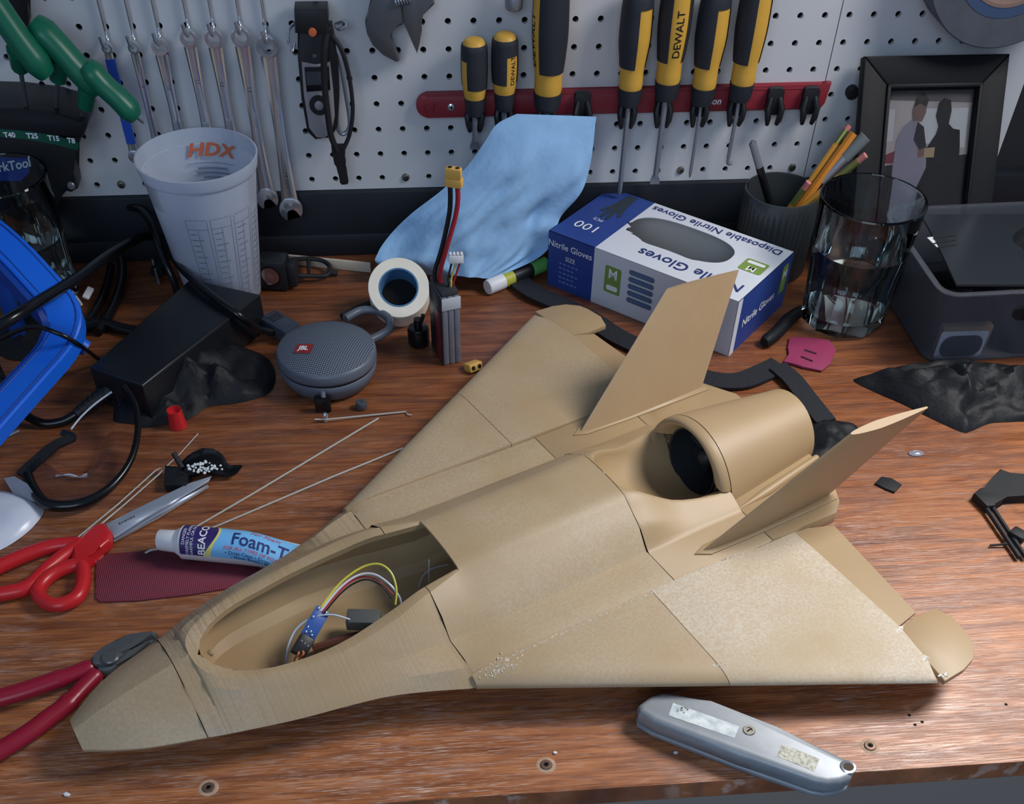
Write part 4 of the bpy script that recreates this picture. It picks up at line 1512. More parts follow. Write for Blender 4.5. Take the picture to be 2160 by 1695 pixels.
in_cup('pencil', 'short yellow pencil with pink eraser just above the cup rim', 'pencil', ty(1706, 384, -0.074), cup_pt(-0.014, 0.006, 0.010),
       [('shaft', 0, 0.72, 0.0035, PENY, 6), ('ferrule', 0.72, 0.92, 0.0037, FER, 10), ('eraser', 0.92, 1.0, 0.0034, ERAS, 10)])

# blue paper towel, standing crumpled
PAPER = mat('blue_paper_towel', (142, 184, 224), 0.85, vary=0.05, vscale=40, bump=0.35, bscale=110)
rowsL = [(1250, 243, 1258, 243, -0.040), (1090, 240, 1258, 246, -0.042), (1048, 262, 1255, 270, -0.046), (1022, 300, 1249, 320, -0.052), (985, 350, 1240, 370, -0.058), (930, 400, 1222, 410, -0.064),
         (868, 450, 1190, 455, -0.070), (826, 495, 1176, 485, -0.076), (796, 532, 1164, 520, -0.082), (800, 556, 1130, 552, -0.088), (900, 582, 1040, 584, -0.092)]
rs_ = random.Random(5)
secs = []
nU = 60
for i, (u0, v0, u1, v1, y) in enumerate(rowsL[1:]):
    row = []
    for k in range(nU + 1):
        q = k / nU
        u, v = u0 + (u1 - u0) * q, v0 + (v1 - v0) * q
        bulge = math.sin(PI * q) * 0.020 * sstep(i / 3)
        yy = y + 0.010 * (1 - q) * (i / 10) + 0.006 - bulge * 0.8
        p = ty(u, v, yy)
        n_ = mnoise.fractal(Vector((p.x * 16, p.z * 16, 3.7)), 0.8, 2.0, 3)
        cr = abs(mnoise.noise(Vector((p.x * 26 + p.z * 18, p.z * 9, 1.2))))
        cr2 = abs(mnoise.noise(Vector((p.x * 55 - p.z * 30, p.z * 40, 7.2))))
        rdg = mnoise.ridged_multi_fractal(Vector((p.x * 11 + 4.0, p.z * 13, 5.1)), 0.9, 2.1, 3, 1.0, 2.0)
        p += Vector((0.15, -1, 0.3)) * (0.011 * n_ + 0.010 * (rdg - 1.0) - 0.006 * cr2) * sstep((i - 0.5) / 5)
        p.z = max(p.z, 0.002)
        row.append(p)
    secs.append(row)
fine = []
for i in range(len(secs) - 1):
    for k in range(7):
        t_ = k / 7
        r_ = []
        for j in range(nU + 1):
            a = secs[max(i - 1, 0)][j]
            b_ = secs[i][j]
            c_ = secs[i + 1][j]
            d_ = secs[min(i + 2, len(secs) - 1)][j]
            r_.append(0.5 * ((2 * b_) + (c_ - a) * t_ + (2 * a - 5 * b_ + 4 * c_ - d_) * t_ * t_ + (3 * b_ - a - 3 * c_ + d_) * t_ ** 3))
        fine.append(r_)
fine.append(secs[-1])
towel = G().loft(fine)
back = [[p + Vector((0, 0.028 * math.sin(PI * j / nU) * sstep(i / 12) + 0.001, -0.001)) for j, p in enumerate(r_)] for i, r_ in enumerate(fine)]
for r_ in back:
    for p in r_:
        p.z = max(p.z, 0.001)
towel.loft(back, flip=True)
towel.loft([fine[0], back[0]])
towel.loft([[r_[0] for r_ in fine], [r_[0] for r_ in back]])
towel.loft([[r_[-1] for r_ in fine], [r_[-1] for r_ in back]])
towel.single('paper_towel', PAPER, 'crumpled light blue paper towel standing behind the battery and tape roll', 'paper towel', smooth=60)

# glove box
GW = mat('white_card', (208, 212, 222), 0.5)
GB = mat('blue_card', (40, 66, 138), 0.45)
KR = mat('grey_card_inside', (224, 220, 214), 0.85)
LIME = mat('lime_print', (122, 150, 74), 0.5)
SLATE = mat('slate_print', (84, 108, 136), 0.5)
boxA = Vector((0.6529, -0.2338, 0.0))
by = math.radians(138.92)
ex = Vector((math.cos(by), math.sin(by), 0))
ey = Vector((ex.y, -ex.x, 0))
BL, BW, BHt = 0.2296, 0.1218, 0.0618
gb = thing('glove_box', 'white and blue card box of disposable nitrile gloves with torn oval opening', 'box', boxA + ex * BL / 2 + ey * BW / 2)
BM = Matrix(((ex.x, ey.x, 0, boxA.x), (ex.y, ey.y, 0, boxA.y), (0, 0, 1, 0.0), (0, 0, 0, 1)))
# faces as card panels; local x: length from the near corner to the left, y: depth, z up
split = BL * 0.745


def card(rect_fn, name, m_, parent=gb):
    return rect_fn.build(name, m_, parent, M=None)


th = 0.0007
# top panel with an oval hole
hole = []
for k in range(48):
    a = 2 * PI * k / 48
    ca, sa = math.cos(a), math.sin(a)
    hx = 0.108 + 0.061 * (abs(ca) ** 0.72) * (1 if ca >= 0 else -1)
    hy = BW * 0.575 + 0.029 * (abs(sa) ** 0.8) * (1 if sa >= 0 else -1)
    if sa < -0.2 and ca > -0.5:
        hy += 0.0012 * math.sin(k * 5.1)
    if ca > 0.45 and sa < -0.05:
        hx += 0.004 * math.sin(k * 2.3)
        hy += 0.003 * math.cos(k * 3.1)
    hole.append((hx, hy))


def panel_with_hole(x0, x1, y0, y1, hole, z):
    n = len(hole)
    cx_ = sum(p[0] for p in hole) / n
    cy_ = sum(p[1] for p in hole) / n
    outer = []
    for hx, hy in hole:
        dx, dy = hx - cx_, hy - cy_
        q = min(((x1 - cx_) / dx if dx > 1e-9 else (x0 - cx_) / dx if dx < -1e-9 else 1e9), ((y1 - cy_) / dy if dy > 1e-9 else (y0 - cy_) / dy if dy < -1e-9 else 1e9))
        outer.append((cx_ + dx * q, cy_ + dy * q))
    g = G()
    vs_ = [(p[0], p[1], z) for p in outer] + [(p[0], p[1], z) for p in hole] + [(p[0], p[1], z - th) for p in hole] + [(x0, y0, z), (x1, y0, z), (x1, y1, z), (x0, y1, z)]
    fs = []
    for k in range(n):
        l = (k + 1) % n
        fs.append([k, l, n + l, n + k])
        fs.append([n + k, n + l, 2 * n + l, 2 * n + k])
        p, q = outer[k], outer[l]
        if abs(p[0] - q[0]) > 1e-7 and abs(p[1] - q[1]) > 1e-7:
            cor = vs_[3 * n:]
            best = min(range(4), key=lambda w: abs(cor[w][0] - (p[0] + q[0]) / 2) + abs(cor[w][1] - (p[1] + q[1]) / 2))
            fs.append([k, l, 3 * n + best])
    g.add(vs_, fs, BM)
    return g


panel_with_hole(0, split, 0, BW, hole, BHt).build('top_panel', GW, gb)
G().box(((split + BL) / 2, BW / 2, BHt - th / 2), (BL - split, BW, th), 0, BM).build('top_panel', GB, gb, label='blue end of the lid')
G().box((split / 2, th / 2, BHt / 2), (split, th, BHt), 0, BM).build('side_panel', GW, gb)
G().box(((split + BL) / 2, th / 2, BHt / 2), (BL - split, th, BHt), 0, BM).build('side_panel', GB, gb)
G().box((BL / 2, BW - th / 2, BHt / 2), (BL, th, BHt), 0, BM).build('side_panel', KR, gb)
G().box((th / 2, BW / 2 + 0.0045, BHt / 2), (th, BW - 0.009, BHt), 0, BM).build('end_panel', GB, gb)
G().box((th / 2, 0.0045, BHt / 2), (th * 1.6, 0.009, BHt), 0, BM).build('end_flap', GW, gb)
G().box((BL - th / 2, BW / 2, BHt / 2), (th, BW, BHt), 0, BM).build('end_panel', GB, gb)
G().box((BL / 2, BW / 2, 0.0006), (BL - 0.002, BW - 0.002, 0.0008), 0, BM).build('bottom_panel', KR, gb)
gi = G()
for k in range(3):
    c0 = Vector((0.128 - k * 0.016, BW * 0.36, 0.026))
    gi.tube(curve([BM @ (c0 + Vector((0, -0.03, -0.012))), BM @ c0, BM @ (c0 + Vector((-0.006, 0.02, 0.004))), BM @ (c0 + Vector((-0.012, 0.03, -0.014)))], 5), 0.0075, 8)
gi.box((0.10, BW * 0.35, 0.006), (0.13, 0.06, 0.010), 0.004, BM)
gi.single('nitrile_gloves', mat('black_nitrile', (22, 24, 29), 0.5, bump=0.4, bscale=80), 'black nitrile gloves lying inside the open glove box', 'gloves', kind='stuff')
# print on the top (read from behind), front and end
TOPM = BM @ Matrix.Translation((0, 0, BHt + 0.0004))
TOPT = TOPM @ Matrix(((1, 0, 0, 0), (0, 1, 0, 0), (0, 0, 1, 0), (0, 0, 0, 1)))


def top_text(s, size, x, y, m_, **kw):
    # letters upside down as seen from the front of the bench
    lettering(s, size, gb, m_, BM @ Matrix.Translation((x, y, BHt + 0.0004)) @ Matrix(((1, 0, 0, 0), (0, -1, 0, 0), (0, 0, -1, 0), (0, 0, 0, 1))), **kw)


top_text('Disposable Nitrile Gloves', 0.0152, 0.088, BW * 0.905, NAVYINK, bold=0.012)
top_text('Nitrile Gloves', 0.0215, 0.070, BW * 0.19, NAVYINK, bold=0.012)
top_text('100', 0.020, split + 0.030, BW * 0.26, WHITEINK, spacing=1.05)
top_text('PCS', 0.007, split + 0.029, BW * 0.42, WHITEINK)


def patch_(x0, x1, y0, y1, fn, name, m_, r=0.002):
    pts = [(x0 + (x1 - x0) / 2 + px_, y0 + (y1 - y0) / 2 + py_) for px_, py_ in rrect(abs(x1 - x0), abs(y1 - y0), r)]
    g = G().add([fn(px_, py_) for px_, py_ in pts], [list(range(len(pts)))])
    return g.build(name, m_, gb)


top_fn = lambda x, y: BM @ Vector((x, y, BHt + 0.0003))
front_fn = lambda x, z: BM @ Vector((x, -0.0003, z))
end_fn = lambda y, z: BM @ Vector((-0.0003, y, z))
patch_(0.007, 0.033, BW * 0.46, BW * 0.66, top_fn, 'size_badge', LIME, 0.003)
top_text('M', 0.014, 0.020, BW * 0.515, WHITEINK, bold=0.006)
patch_(0.010, 0.030, BW * 0.59, BW * 0.635, lambda x, y: BM @ Vector((x, y, BHt + 0.0005)), 'badge_pill', WHITEINK, 0.002)
# dark hand graphic
hand = [(0, 0), (0.012, 0), (0.014, 0.02), (0.020, 0.034), (0.016, 0.036), (0.013, 0.028), (0.013, 0.044), (0.009, 0.045), (0.008, 0.03), (0.005, 0.046), (0.001, 0.044), (0.002, 0.028), (-0.004, 0.038), (-0.007, 0.035), (-0.002, 0.02)]
g = G().add([BM @ Vector((split + 0.020 + x, BW - 0.004 - y * 1.35, BHt + 0.0004)) for x, y in hand], [list(range(len(hand)))])
g.build('hand_graphic', mat('charcoal_print', (44, 54, 66), 0.5), gb)
FT = lambda x, z: BM @ Matrix.Translation((x, -0.0005, z)) @ Matrix(((-1, 0, 0, 0), (0, 0, -1, 0), (0, 1, 0, 0), (0, 0, 0, 1)))
lettering('Nitrile Gloves', 0.0098, gb, WHITEINK, FT((split + BL) / 2 + 0.001, BHt * 0.80), bold=0.008)
lettering('SIZE', 0.0068, gb, WHITEINK, FT((split + BL) / 2, BHt * 0.60))
PALEINK = mat('pale_blue_ink', (96, 118, 178), 0.6)
for k in range(5):
    for j in range(5 - k % 2):
        G().box((0, 0, 0), (0.0030 + 0.0012 * ((j + k) % 2), 0.0020, 0.0001), 0, FT((split + BL) / 2 + 0.012 - 0.0052 * j, BHt * (0.49 - 0.085 * k))).build('small_print', PALEINK, gb)
patch_(0.136, 0.156, BHt * 0.30, BHt * 0.78, front_fn, 'size_badge', LIME, 0.002)
lettering('M', 0.0155, gb, WHITEINK, FT(0.146, BHt * 0.64), bold=0.006)
patch_(0.139, 0.153, BHt * 0.35, BHt * 0.44, lambda x, z: BM @ Vector((x, -0.0005, z)), 'badge_pill', WHITEINK, 0.002)
for k in range(5):
    z = BHt * (0.81 - 0.125 * k)
    patch_(0.096, 0.127, z - 0.0029, z + 0.0029, front_fn, 'feature_pill', SLATE, 0.0028)
    for j in range(5):
        G().box((0, 0, 0), (0.0026 + 0.0008 * ((j + k) % 3), 0.0013, 0.0001), 0, FT(0.1205 - 0.0045 * j, z)).build('pill_print', PALEINK, gb)
ET = lambda y, z: BM @ Matrix.Translation((-0.0006, y, z)) @ Matrix(((0, 0, -1, 0), (1, 0, 0, 0), (0, -1, 0, 0), (0, 0, 0, 1)))
ET = lambda y, z: BM @ Matrix.Translation((-0.0006, y, z)) @ Matrix(((0, 0, -1, 0), (1, 0, 0, 0), (0, 1, 0, 0), (0, 0, 0, 1)))
lettering('Nitrile Gloves', 0.0125, gb, WHITEINK, ET(BW * 0.44, BHt * 0.46), bold=0.012)
patch_(BW * 0.82, BW * 0.93, BHt * 0.36, BHt * 0.88, end_fn, 'size_badge', LIME, 0.002)
lettering('M', 0.014, gb, WHITEINK, ET(BW * 0.875, BHt * 0.70), bold=0.006)

# translucent storage bin on the right, with what lies in it
BINM = mat('frosted_bin', (196, 202, 214), 0.2, trans=0.93, ior=1.06)
fl = tz(1937, 772) + Vector((0.007, 0, 0))
binT = thing('storage_bin', 'frosted clear plastic bin with handle slot at the right edge', 'storage bin', fl + Vector((0.1, 0.1, 0)))
b0 = Vector((fl.x, fl.y, 0))
BD, BWd, BHh = 0.135, 0.24, 0.088
ang = math.radians(2)
bx_ = Vector((math.cos(ang), math.sin(ang), 0))
by_ = Vector((-math.sin(ang), math.cos(ang), 0))
def bpnt(x, y, z, flare=0.014):
    k = z / BHh * flare
    cx_, cy_ = BWd / 2, BD / 2
    return b0 + bx_ * (cx_ + (x - cx_) * (1 + k / cx_)) + by_ * (cy_ + (y - cy_) * (1 + k / cy_)) + Vector((0, 0, z))
def rloop(inset, r, z):
    return [bpnt(BWd / 2 + p[0], BD / 2 + p[1], z) for p in rrect(BWd - 2 * inset, BD - 2 * inset, r, 6)]
g = G().loft([rloop(0.004, 0.012, 0.0005), rloop(0, 0.014, 0.004), rloop(0, 0.016, BHh * 0.5), rloop(0, 0.016, BHh), rloop(-0.004, 0.018, BHh + 0.0005), rloop(-0.004, 0.018, BHh + 0.002), rloop(0.0012, 0.014, BHh + 0.002), rloop(0.0014, 0.014, 0.005)], closed=True, cap0=True, cap1=True)
g.build('bin_wall', BINM, binT, smooth=40)
hp = rrect(0.075, 0.017, 0.008, 6)
g = G().prism([(p[0], p[1]) for p in hp], -0.0006, 0.0006, 0, Matrix.Translation(bpnt(0.105, -0.001, BHh * 0.72)) @ Matrix(((1, 0, 0, 0), (0, 0, -1, 0), (0, 1, 0, 0), (0, 0, 0, 1))))
g.build('handle_slot', HOLE, binT)
TAN = mat('tan_card', (150, 124, 96), 0.8)
cg = G().box((0, 0, 0.016), (0.052, 0.010, 0.032), 0.001, Matrix.Translation(bpnt(0.040, 0.016, 0.004)))
ct = thing('foam_holder', 'small tan card block with a dark rounded window behind the bin front', 'block', bpnt(0.040, 0.016, 0.004))
cg.build('block', TAN, ct)
G().prism(rrect(0.043, 0.024, 0.010, 6), 0, 0.0012, 0, Matrix.Translation(bpnt(0.038, 0.0105, 0.016)) @ Matrix(((1, 0, 0, 0), (0, 0, -1, 0), (0, 1, 0, 0), (0, 0, 0, 1)))).build('window', mat('dark_window', (42, 46, 58), 0.4), ct)
G().prism(rrect(0.050, 0.031, 0.003, 6), 0, 0.0006, 0, Matrix.Translation(bpnt(0.038, 0.0111, 0.017)) @ Matrix(((1, 0, 0, 0), (0, 0, -1, 0), (0, 1, 0, 0), (0, 0, 0, 1)))).build('rim', WHITE, ct)
# flat sheet, pouch and dark pieces in the bin
sh_ = thing('sealed_pouch', 'clear plastic pouch with a yellow edge lying in the bin', 'pouch', bpnt(0.05, 0.12, 0.006))
sp_ = [tz(1944, 452, 0.0935), tz(1985, 530, 0.0935), tz(2018, 600, 0.0935), tz(2200, 600, 0.0935), tz(2200, 452, 0.0935)]
G().add([p for p in sp_] + [p - Vector((0, 0, 0.002)) for p in sp_], [[0, 1, 2, 3, 4], [9, 8, 7, 6, 5]] + [[i, (i + 1) % 5, 5 + (i + 1) % 5, 5 + i] for i in range(5)]).build('sheet', mat('smoky_film', (40, 44, 50), 0.2), sh_)
G().box((0, 0, 0), (0.07, 0.012, 0.002), 0.0005, Matrix.Translation(bpnt(0.115, -0.004, BHh * 0.70)) @ Matrix.Rotation(PI / 2, 4, 'X')).build('yellow_edge', mat('yellow_tape', (196, 190, 70), 0.5), sh_)
G().box((0, 0, 0), (0.026, 0.02, 0.0008), 0.0002, Matrix.Translation(tz(1990, 508, 0.0925)) @ rotz(0.2)).build('white_label', WHITE, sh_)
for k in range(3):
    G().box((0, 0, 0), (0.026, 0.0016, 0.0004), 0, Matrix.Translation(tz(1993, 500 + 10 * k, 0.0935)) @ rotz(0.2)).build('bar_print', BLACKINK, sh_)


# ------------------------------------------------------------------ bench: middle and front
def crumple(pxpoly, h, seed, nr=14, rough=1.0, freq=27, z0=0.0006):
    """low crumpled heap whose footprint is the polygon"""
    P = [tz(u, v, z0) for u, v in pxpoly]
    P = curve(P, 4, True)
    c = Vector((sum(p.x for p in P) / len(P), sum(p.y for p in P) / len(P), z0))
    rings = []
    for i in range(nr + 1):
        s = i / nr
        ring = []
        for p in P:
            q = c + (p - c) * s
            e = max(0.0, 1 - s ** 2.2) ** 0.7
            n1 = mnoise.fractal(Vector((q.x * freq + seed, q.y * freq, seed * 1.7)), 0.9, 2.0, 4)
            n2 = 1 - abs(mnoise.noise(Vector((q.x * freq * 1.7 + q.y * freq * 0.8, q.y * freq * 1.3 - seed, 2.1 * seed)))) * 2.2
            q.z = z0 + h * e * max(0.12, 0.55 + 0.5 * rough * n1 + 0.32 * rough * n2)
            ring.append(q)
        rings.append(ring)
    g = G()
    g.loft(rings, closed=True)
    g.add([p for p in rings[-1]], [list(range(len(P)))])
    return g


NITR = mat('black_film', (20, 22, 27), 0.58, spec=0.3, bump=0.25, bscale=220)

# ---- round speaker
GREYS = mat('slate_speaker', (92, 100, 114), 0.42)


def mesh_material():
    m = bpy.data.materials.new('speaker_weave')
    m.use_nodes = True
    nt = m.node_tree
    b = nt.nodes['Principled BSDF']
    b.inputs['Roughness'].default_value = 0.55
    tc = nt.nodes.new('ShaderNodeTexCoord')
    w = []
    for rot in (0.35, 0.35 + PI / 2):
        mp = nt.nodes.new('ShaderNodeMapping')
        mp.inputs['Rotation'].default_value = (0, 0, rot)
        nt.links.new(tc.outputs['Object'], mp.inputs['Vector'])
        wv = nt.nodes.new('ShaderNodeTexWave')
        wv.inputs['Scale'].default_value = 150
        nt.links.new(mp.outputs[0], wv.inputs['Vector'])
        w.append(wv)
    mx = nt.nodes.new('ShaderNodeMath')
    mx.operation = 'MULTIPLY'
    nt.links.new(w[0].outputs['Fac'], mx.inputs[0])
    nt.links.new(w[1].outputs['Fac'], mx.inputs[1])
    r = nt.nodes.new('ShaderNodeValToRGB')
    r.color_ramp.elements[0].color = (*lin((62, 70, 84)), 1)
    r.color_ramp.elements[1].color = (*lin((142, 154, 172)), 1)
    r.color_ramp.elements[0].position = 0.25
    r.color_ramp.elements[1].position = 0.8
    nt.links.new(mx.outputs[0], r.inputs[0])
    nt.links.new(r.outputs[0], b.inputs['Base Color'])
    bp = nt.nodes.new('ShaderNodeBump')
    bp.inputs['Strength'].default_value = 0.5
    bp.inputs['Distance'].default_value = 0.0008
    nt.links.new(mx.outputs[0], bp.inputs['Height'])
    nt.links.new(bp.outputs[0], b.inputs['Normal'])
    return m


spC = tz(686, 724, 0.040)
spC.z = 0
spk = thing('portable_speaker', 'round slate grey portable speaker with woven top and carabiner loop', 'speaker', spC)
T = Matrix.Translation(spC)
SPZ = 1.22
TS = T @ Matrix.Diagonal((1, 1, SPZ, 1))
G().lathe([(0, 0.0006), (0.036, 0.0006), (0.043, 0.004), (0.0475, 0.012), (0.0482, 0.0165), (0.0470, 0.0176)], 56, TS).build('base_shell', GREYS, spk, smooth=50)
G().lathe([(0.0466, 0.0172), (0.0466, 0.0192)], 56, TS).build('groove', HOLE, spk)
G().lathe([(0.0466, 0.0188), (0.0484, 0.0198), (0.0490, 0.0222), (0.0486, 0.0262), (0.0474, 0.0286), (0.0462, 0.0290)], 56, TS).build('rim', GREYS, spk, smooth=50)
dome = lambda r: 0.0288 + 0.0085 * (1 - (r / 0.0464) ** 2)
G().lathe([(0, dome(0))] + [(0.0464 * k / 12, dome(0.0464 * k / 12)) for k in range(1, 13)], 56, TS).build('woven_top', mesh_material(), spk, smooth=60)
lp = tz(640, 733, 0.0440) - spC


def on_dome(x, y, out=0.0006, a=-0.32):
    X = lp.x + x * math.cos(a) - y * math.sin(a)
    Y = lp.y + x * math.sin(a) + y * math.cos(a)
    return T @ Vector((X, Y, dome(math.hypot(X, Y)) * SPZ + out))


lg = [(-0.0095, 0.0042), (0.0002, 0.0062), (0.0098, 0.0042), (0.0098, -0.0042), (0.0002, -0.0062), (-0.0095, -0.0042)]
lg = [(-0.0085, 0.0062), (0.0085, 0.0062), (0.0085, -0.0062), (-0.0085, -0.0062)]
gq = G()
gq.loft([[on_dome(-0.0085 + 0.017 * i / 5, -0.0062 + 0.0124 * j / 4) for i in range(6)] for j in range(5)])
badge = gq.build('logo_badge', mat('speaker_red', (140, 38, 40), 0.45), spk)
lettering('JBL', 0.0075, badge, WHITEINK, fn=lambda X, Y: on_dome(X, Y, 0.0009), bold=0.035)
G().tube(curve([tz(728, 672, 0.022), tz(760, 655, 0.022), tz(795, 656, 0.022), tz(820, 672, 0.022), tz(822, 692, 0.022), tz(805, 705, 0.022), tz(770, 722, 0.022)], 6), 0.0042, 12).build('carabiner_loop', GREYS, spk)
G().tube([tz(722, 668, 0.012), tz(752, 652, 0.012), tz(782, 640, 0.012)], 0.0038, 10).build('gate_arm', RUBBER, spk)

# ---- masking tape roll, leaning back
axis = Vector((0.02, -0.60, 0.80)).normalized()
tc0 = tz(841, 606, 0.040)
Mt = frame(tc0, (1, 0, 0), axis)
mr = thing('masking_tape_roll', 'cream masking tape roll with blue core leaning beside the battery', 'tape roll', tc0 - Vector((0, 0, 0.03)))
G().lathe([(0.0205, -0.026), (0.0312, -0.026), (0.0316, -0.0255), (0.0316, -0.0005), (0.0312, 0), (0.0205, 0), (0.0205, -0.026)], 56, Mt).build('tape', mat('cream_masking_tape', (230, 224, 210), 0.7, vary=0.04, vscale=50), mr)
G().lathe([(0.0190, -0.026), (0.0206, -0.026), (0.0206, 0.0004), (0.0190, 0.0004), (0.0190, -0.026)], 48, Mt).build('core', mat('blue_core', (70, 116, 158), 0.6), mr)
G().lathe([(0, -0.0235), (0.0191, -0.0235)], 40, Mt).build('black_disc', HOLE, mr)  # flat black disc added across the hole, near its back

# ---- lithium battery with leads
b1, b2, b3 = tz(905, 747), tz(937, 772), tz(973, 764)
e1 = (b3 - b2).normalized()
e2 = Vector((-e1.y, e1.x, 0))
BWi, BDe, BHi = 0.0190, 0.0360, 0.074
BTm = Matrix(((e1.x, e2.x, 0, b2.x), (e1.y, e2.y, 0, b2.y), (0, 0, 1, 0.0003), (0, 0, 0, 1)))
bat = thing('lithium_battery', 'silver wrapped lithium battery pack standing upright with red and black leads', 'battery', b2)
FOIL = mat('silver_foil', (128, 130, 142), 0.35, 0.3, bump=0.3, bscale=60)
for k in range(3):
    G().box((BWi * (k + 0.5) / 3, BDe / 2, BHi / 2), (BWi / 3 - 0.0003, BDe, BHi), 0.0014, BTm).build('cell', FOIL, bat)
DK = mat('battery_label', (58, 24, 28), 0.4)
G().box((-0.0004, BDe / 2, BHi * 0.5), (0.0009, BDe * 0.98, BHi * 0.98), 0.0003, BTm).build('side_label', mat('dark_wrap', (40, 38, 44), 0.35), bat)
G().box((-0.0009, BDe * 0.32, BHi * 0.40), (0.0004, BDe * 0.34, BHi * 0.74), 0.0001, BTm).build('red_label', mat('label_red', (116, 36, 42), 0.4), bat)
G().box((BWi / 2, -0.0003, BHi * 0.915), (BWi + 0.0006, 0.0012, BHi * 0.17), 0.0004, BTm).build('top_tape', mat('pale_tape', (186, 190, 198), 0.5), bat)
G().box((BWi / 2, BDe * 0.54, BHi + 0.0022), (BWi * 0.96, BDe * 0.94, 0.006), 0.0018, BTm).build('top_cap', mat('top_wrap', (46, 48, 54), 0.5), bat)
wr = mat('red_lead', (158, 34, 44), 0.45)
yb = -0.205
top0 = BTm @ Vector((BWi * 0.25, BDe * 0.72, BHi))
G().tube(curve([top0, ty(917, 575, yb), ty(933, 520, yb), ty(947, 455, yb), ty(950, 420, yb), ty(949, 385, yb)], 6), 0.0023, 8).build('black_lead', BLACK, bat)
G().tube(curve([top0 + Vector((0.004, -0.003, 0)), ty(928, 575, yb - 0.004), ty(943, 520, yb - 0.004), ty(960, 460, yb - 0.004), ty(966, 420, yb - 0.004), ty(964, 385, yb - 0.004)], 6), 0.0023, 8).build('red_lead', wr, bat)
XT = mat('yellow_connector', (216, 168, 84), 0.45)
xc = ty(958, 392, yb - 0.002)
Mx = Matrix.Translation(xc) @ rotz(-0.35)
G().box((0, 0, 0.0035), (0.0160, 0.0080, 0.0075), 0.0008, Mx).build('power_connector', XT, bat)
g = G().prism([(-0.0072, -0.0036), (0.0072, -0.0036), (0.0072, 0.0020), (0.0052, 0.0036), (-0.0072, 0.0036)], 0.007, 0.0165, 0.0006, Mx)
xo = g.build('connector_body', XT, bat)
for s in (-1, 1):
    G().lathe([(0, 0.0168), (0.0021, 0.0168)], 14, Mx @ Matrix.Translation((s * 0.0036, 0, 0))).build('socket_hole', HOLE, xo)
jb = ty(962, 545, yb - 0.012)
G().box((0, 0, 0), (0.0140, 0.0058, 0.0075), 0.0006, Matrix.Translation(jb)).build('balance_plug', WHITE, bat)
g = G()
for k in range(4):
    G().box((-0.0052 + k * 0.0035, -0.0004, 0.0048), (0.0022, 0.0044, 0.0022), 0.0002, Matrix.Translation(jb)).build('plug_key', WHITE, bat)
for k, (nm, m_) in enumerate((('black_sense_wire', BLACK), ('yellow_sense_wire', mat('yellow_wire', (206, 196, 88), 0.5)), ('red_sense_wire', wr))):
    s_ = BTm @ Vector((BWi * (0.55 + 0.14 * k), BDe * 0.3, BHi))
    G().tube(curve([s_, s_ + Vector((0.001, 0, 0.010)), ty(945 + 7 * k, 588, yb - 0.012), jb + Vector((-0.004 + 0.004 * k, 0, -0.003))], 5), 0.0010, 6).build(nm, m_, bat)

# ---- little things between
p = tz(884, 725)
kn = thing('servo_motor', 'small black plastic motor standing behind the battery', 'motor', p)
G().lathe([(0, 0.0005), (0.0100, 0.0005), (0.0112, 0.003), (0.0112, 0.017), (0.0098, 0.020), (0.0045, 0.0205), (0.0042, 0.029), (0, 0.029)], 26, Matrix.Translation(p)).build('can', BLACKG, kn)
G().tube([p + Vector((0.002, 0, 0.022)), p + Vector((0.006, -0.001, 0.034))], 0.0022, 8).build('shaft', BLACK, kn)

# headlight with rubber strap
hp_ = tz(588, 607)
hl_ = thing('bike_headlight', 'small black bike light with round lens and stretched rubber strap', 'bike light', hp_)
Mh = Matrix.Translation(hp_ + Vector((0, 0.004, 0.0005))) @ rotz(-0.16)
G().box((-0.002, 0, 0.017), (0.031, 0.024, 0.034), 0.003, Mh).build('housing', BLACK, hl_)
G().box((0.018, 0.001, 0.016), (0.010, 0.020, 0.026), 0.003, Mh).build('bracket', RUBBER, hl_)
Ml = Mh @ Matrix.Translation((-0.004, -0.0118, 0.018)) @ Matrix.Rotation(PI / 2, 4, 'X')
ring_ = G().lathe([(0.0098, 0.0), (0.0112, 0.0), (0.0112, 0.0016), (0.0098, 0.0016), (0.0098, 0.0)], 26, Ml).build('bezel', BLACKG, hl_)
G().lathe([(0, 0.0006), (0.0098, 0.0004)], 24, Ml).build('reflector', mat('lens_reflector', (188, 170, 170), 0.15, 0.9), ring_)
G().lathe([(0, 0.0012), (0.0036, 0.0009)], 14, Ml).build('emitter', mat('lens_dark', (120, 82, 82), 0.3), ring_)
G().tube(curve([tz(612, 548, 0.012), tz(645, 545, 0.012), tz(678, 549, 0.010), tz(695, 562, 0.008), tz(690, 580, 0.006), tz(655, 582, 0.008), tz(615, 580, 0.012)], 6), 0.0024, 8).build('strap', RUBBER, hl_)
G().tube([tz(650, 548, 0.012), tz(652, 582, 0.008)], 0.0020, 8).build('strap_bar', RUBBER, hl_)
G().tube([tz(688, 572, 0.006), tz(712, 576, 0.004)], [0.004, 0.003], 8).build('strap_end', RUBBER, hl_)

# pale wooden stick
s0, s1 = tz(600, 556), tz(783, 574)
d_ = (s1 - s0)
Ms = frame(s0, d_, (0, 0, 1))
G().box((d_.length / 2, 0, 0.0058), (d_.length, 0.0030, 0.0110), 0.0004, Ms).single('wooden_stick', mat('pale_wood_stick', (196, 184, 166), 0.7, vary=0.06, vscale=80), 'pale flat wooden stick lying against the black backboard behind the tape roll', 'stick')

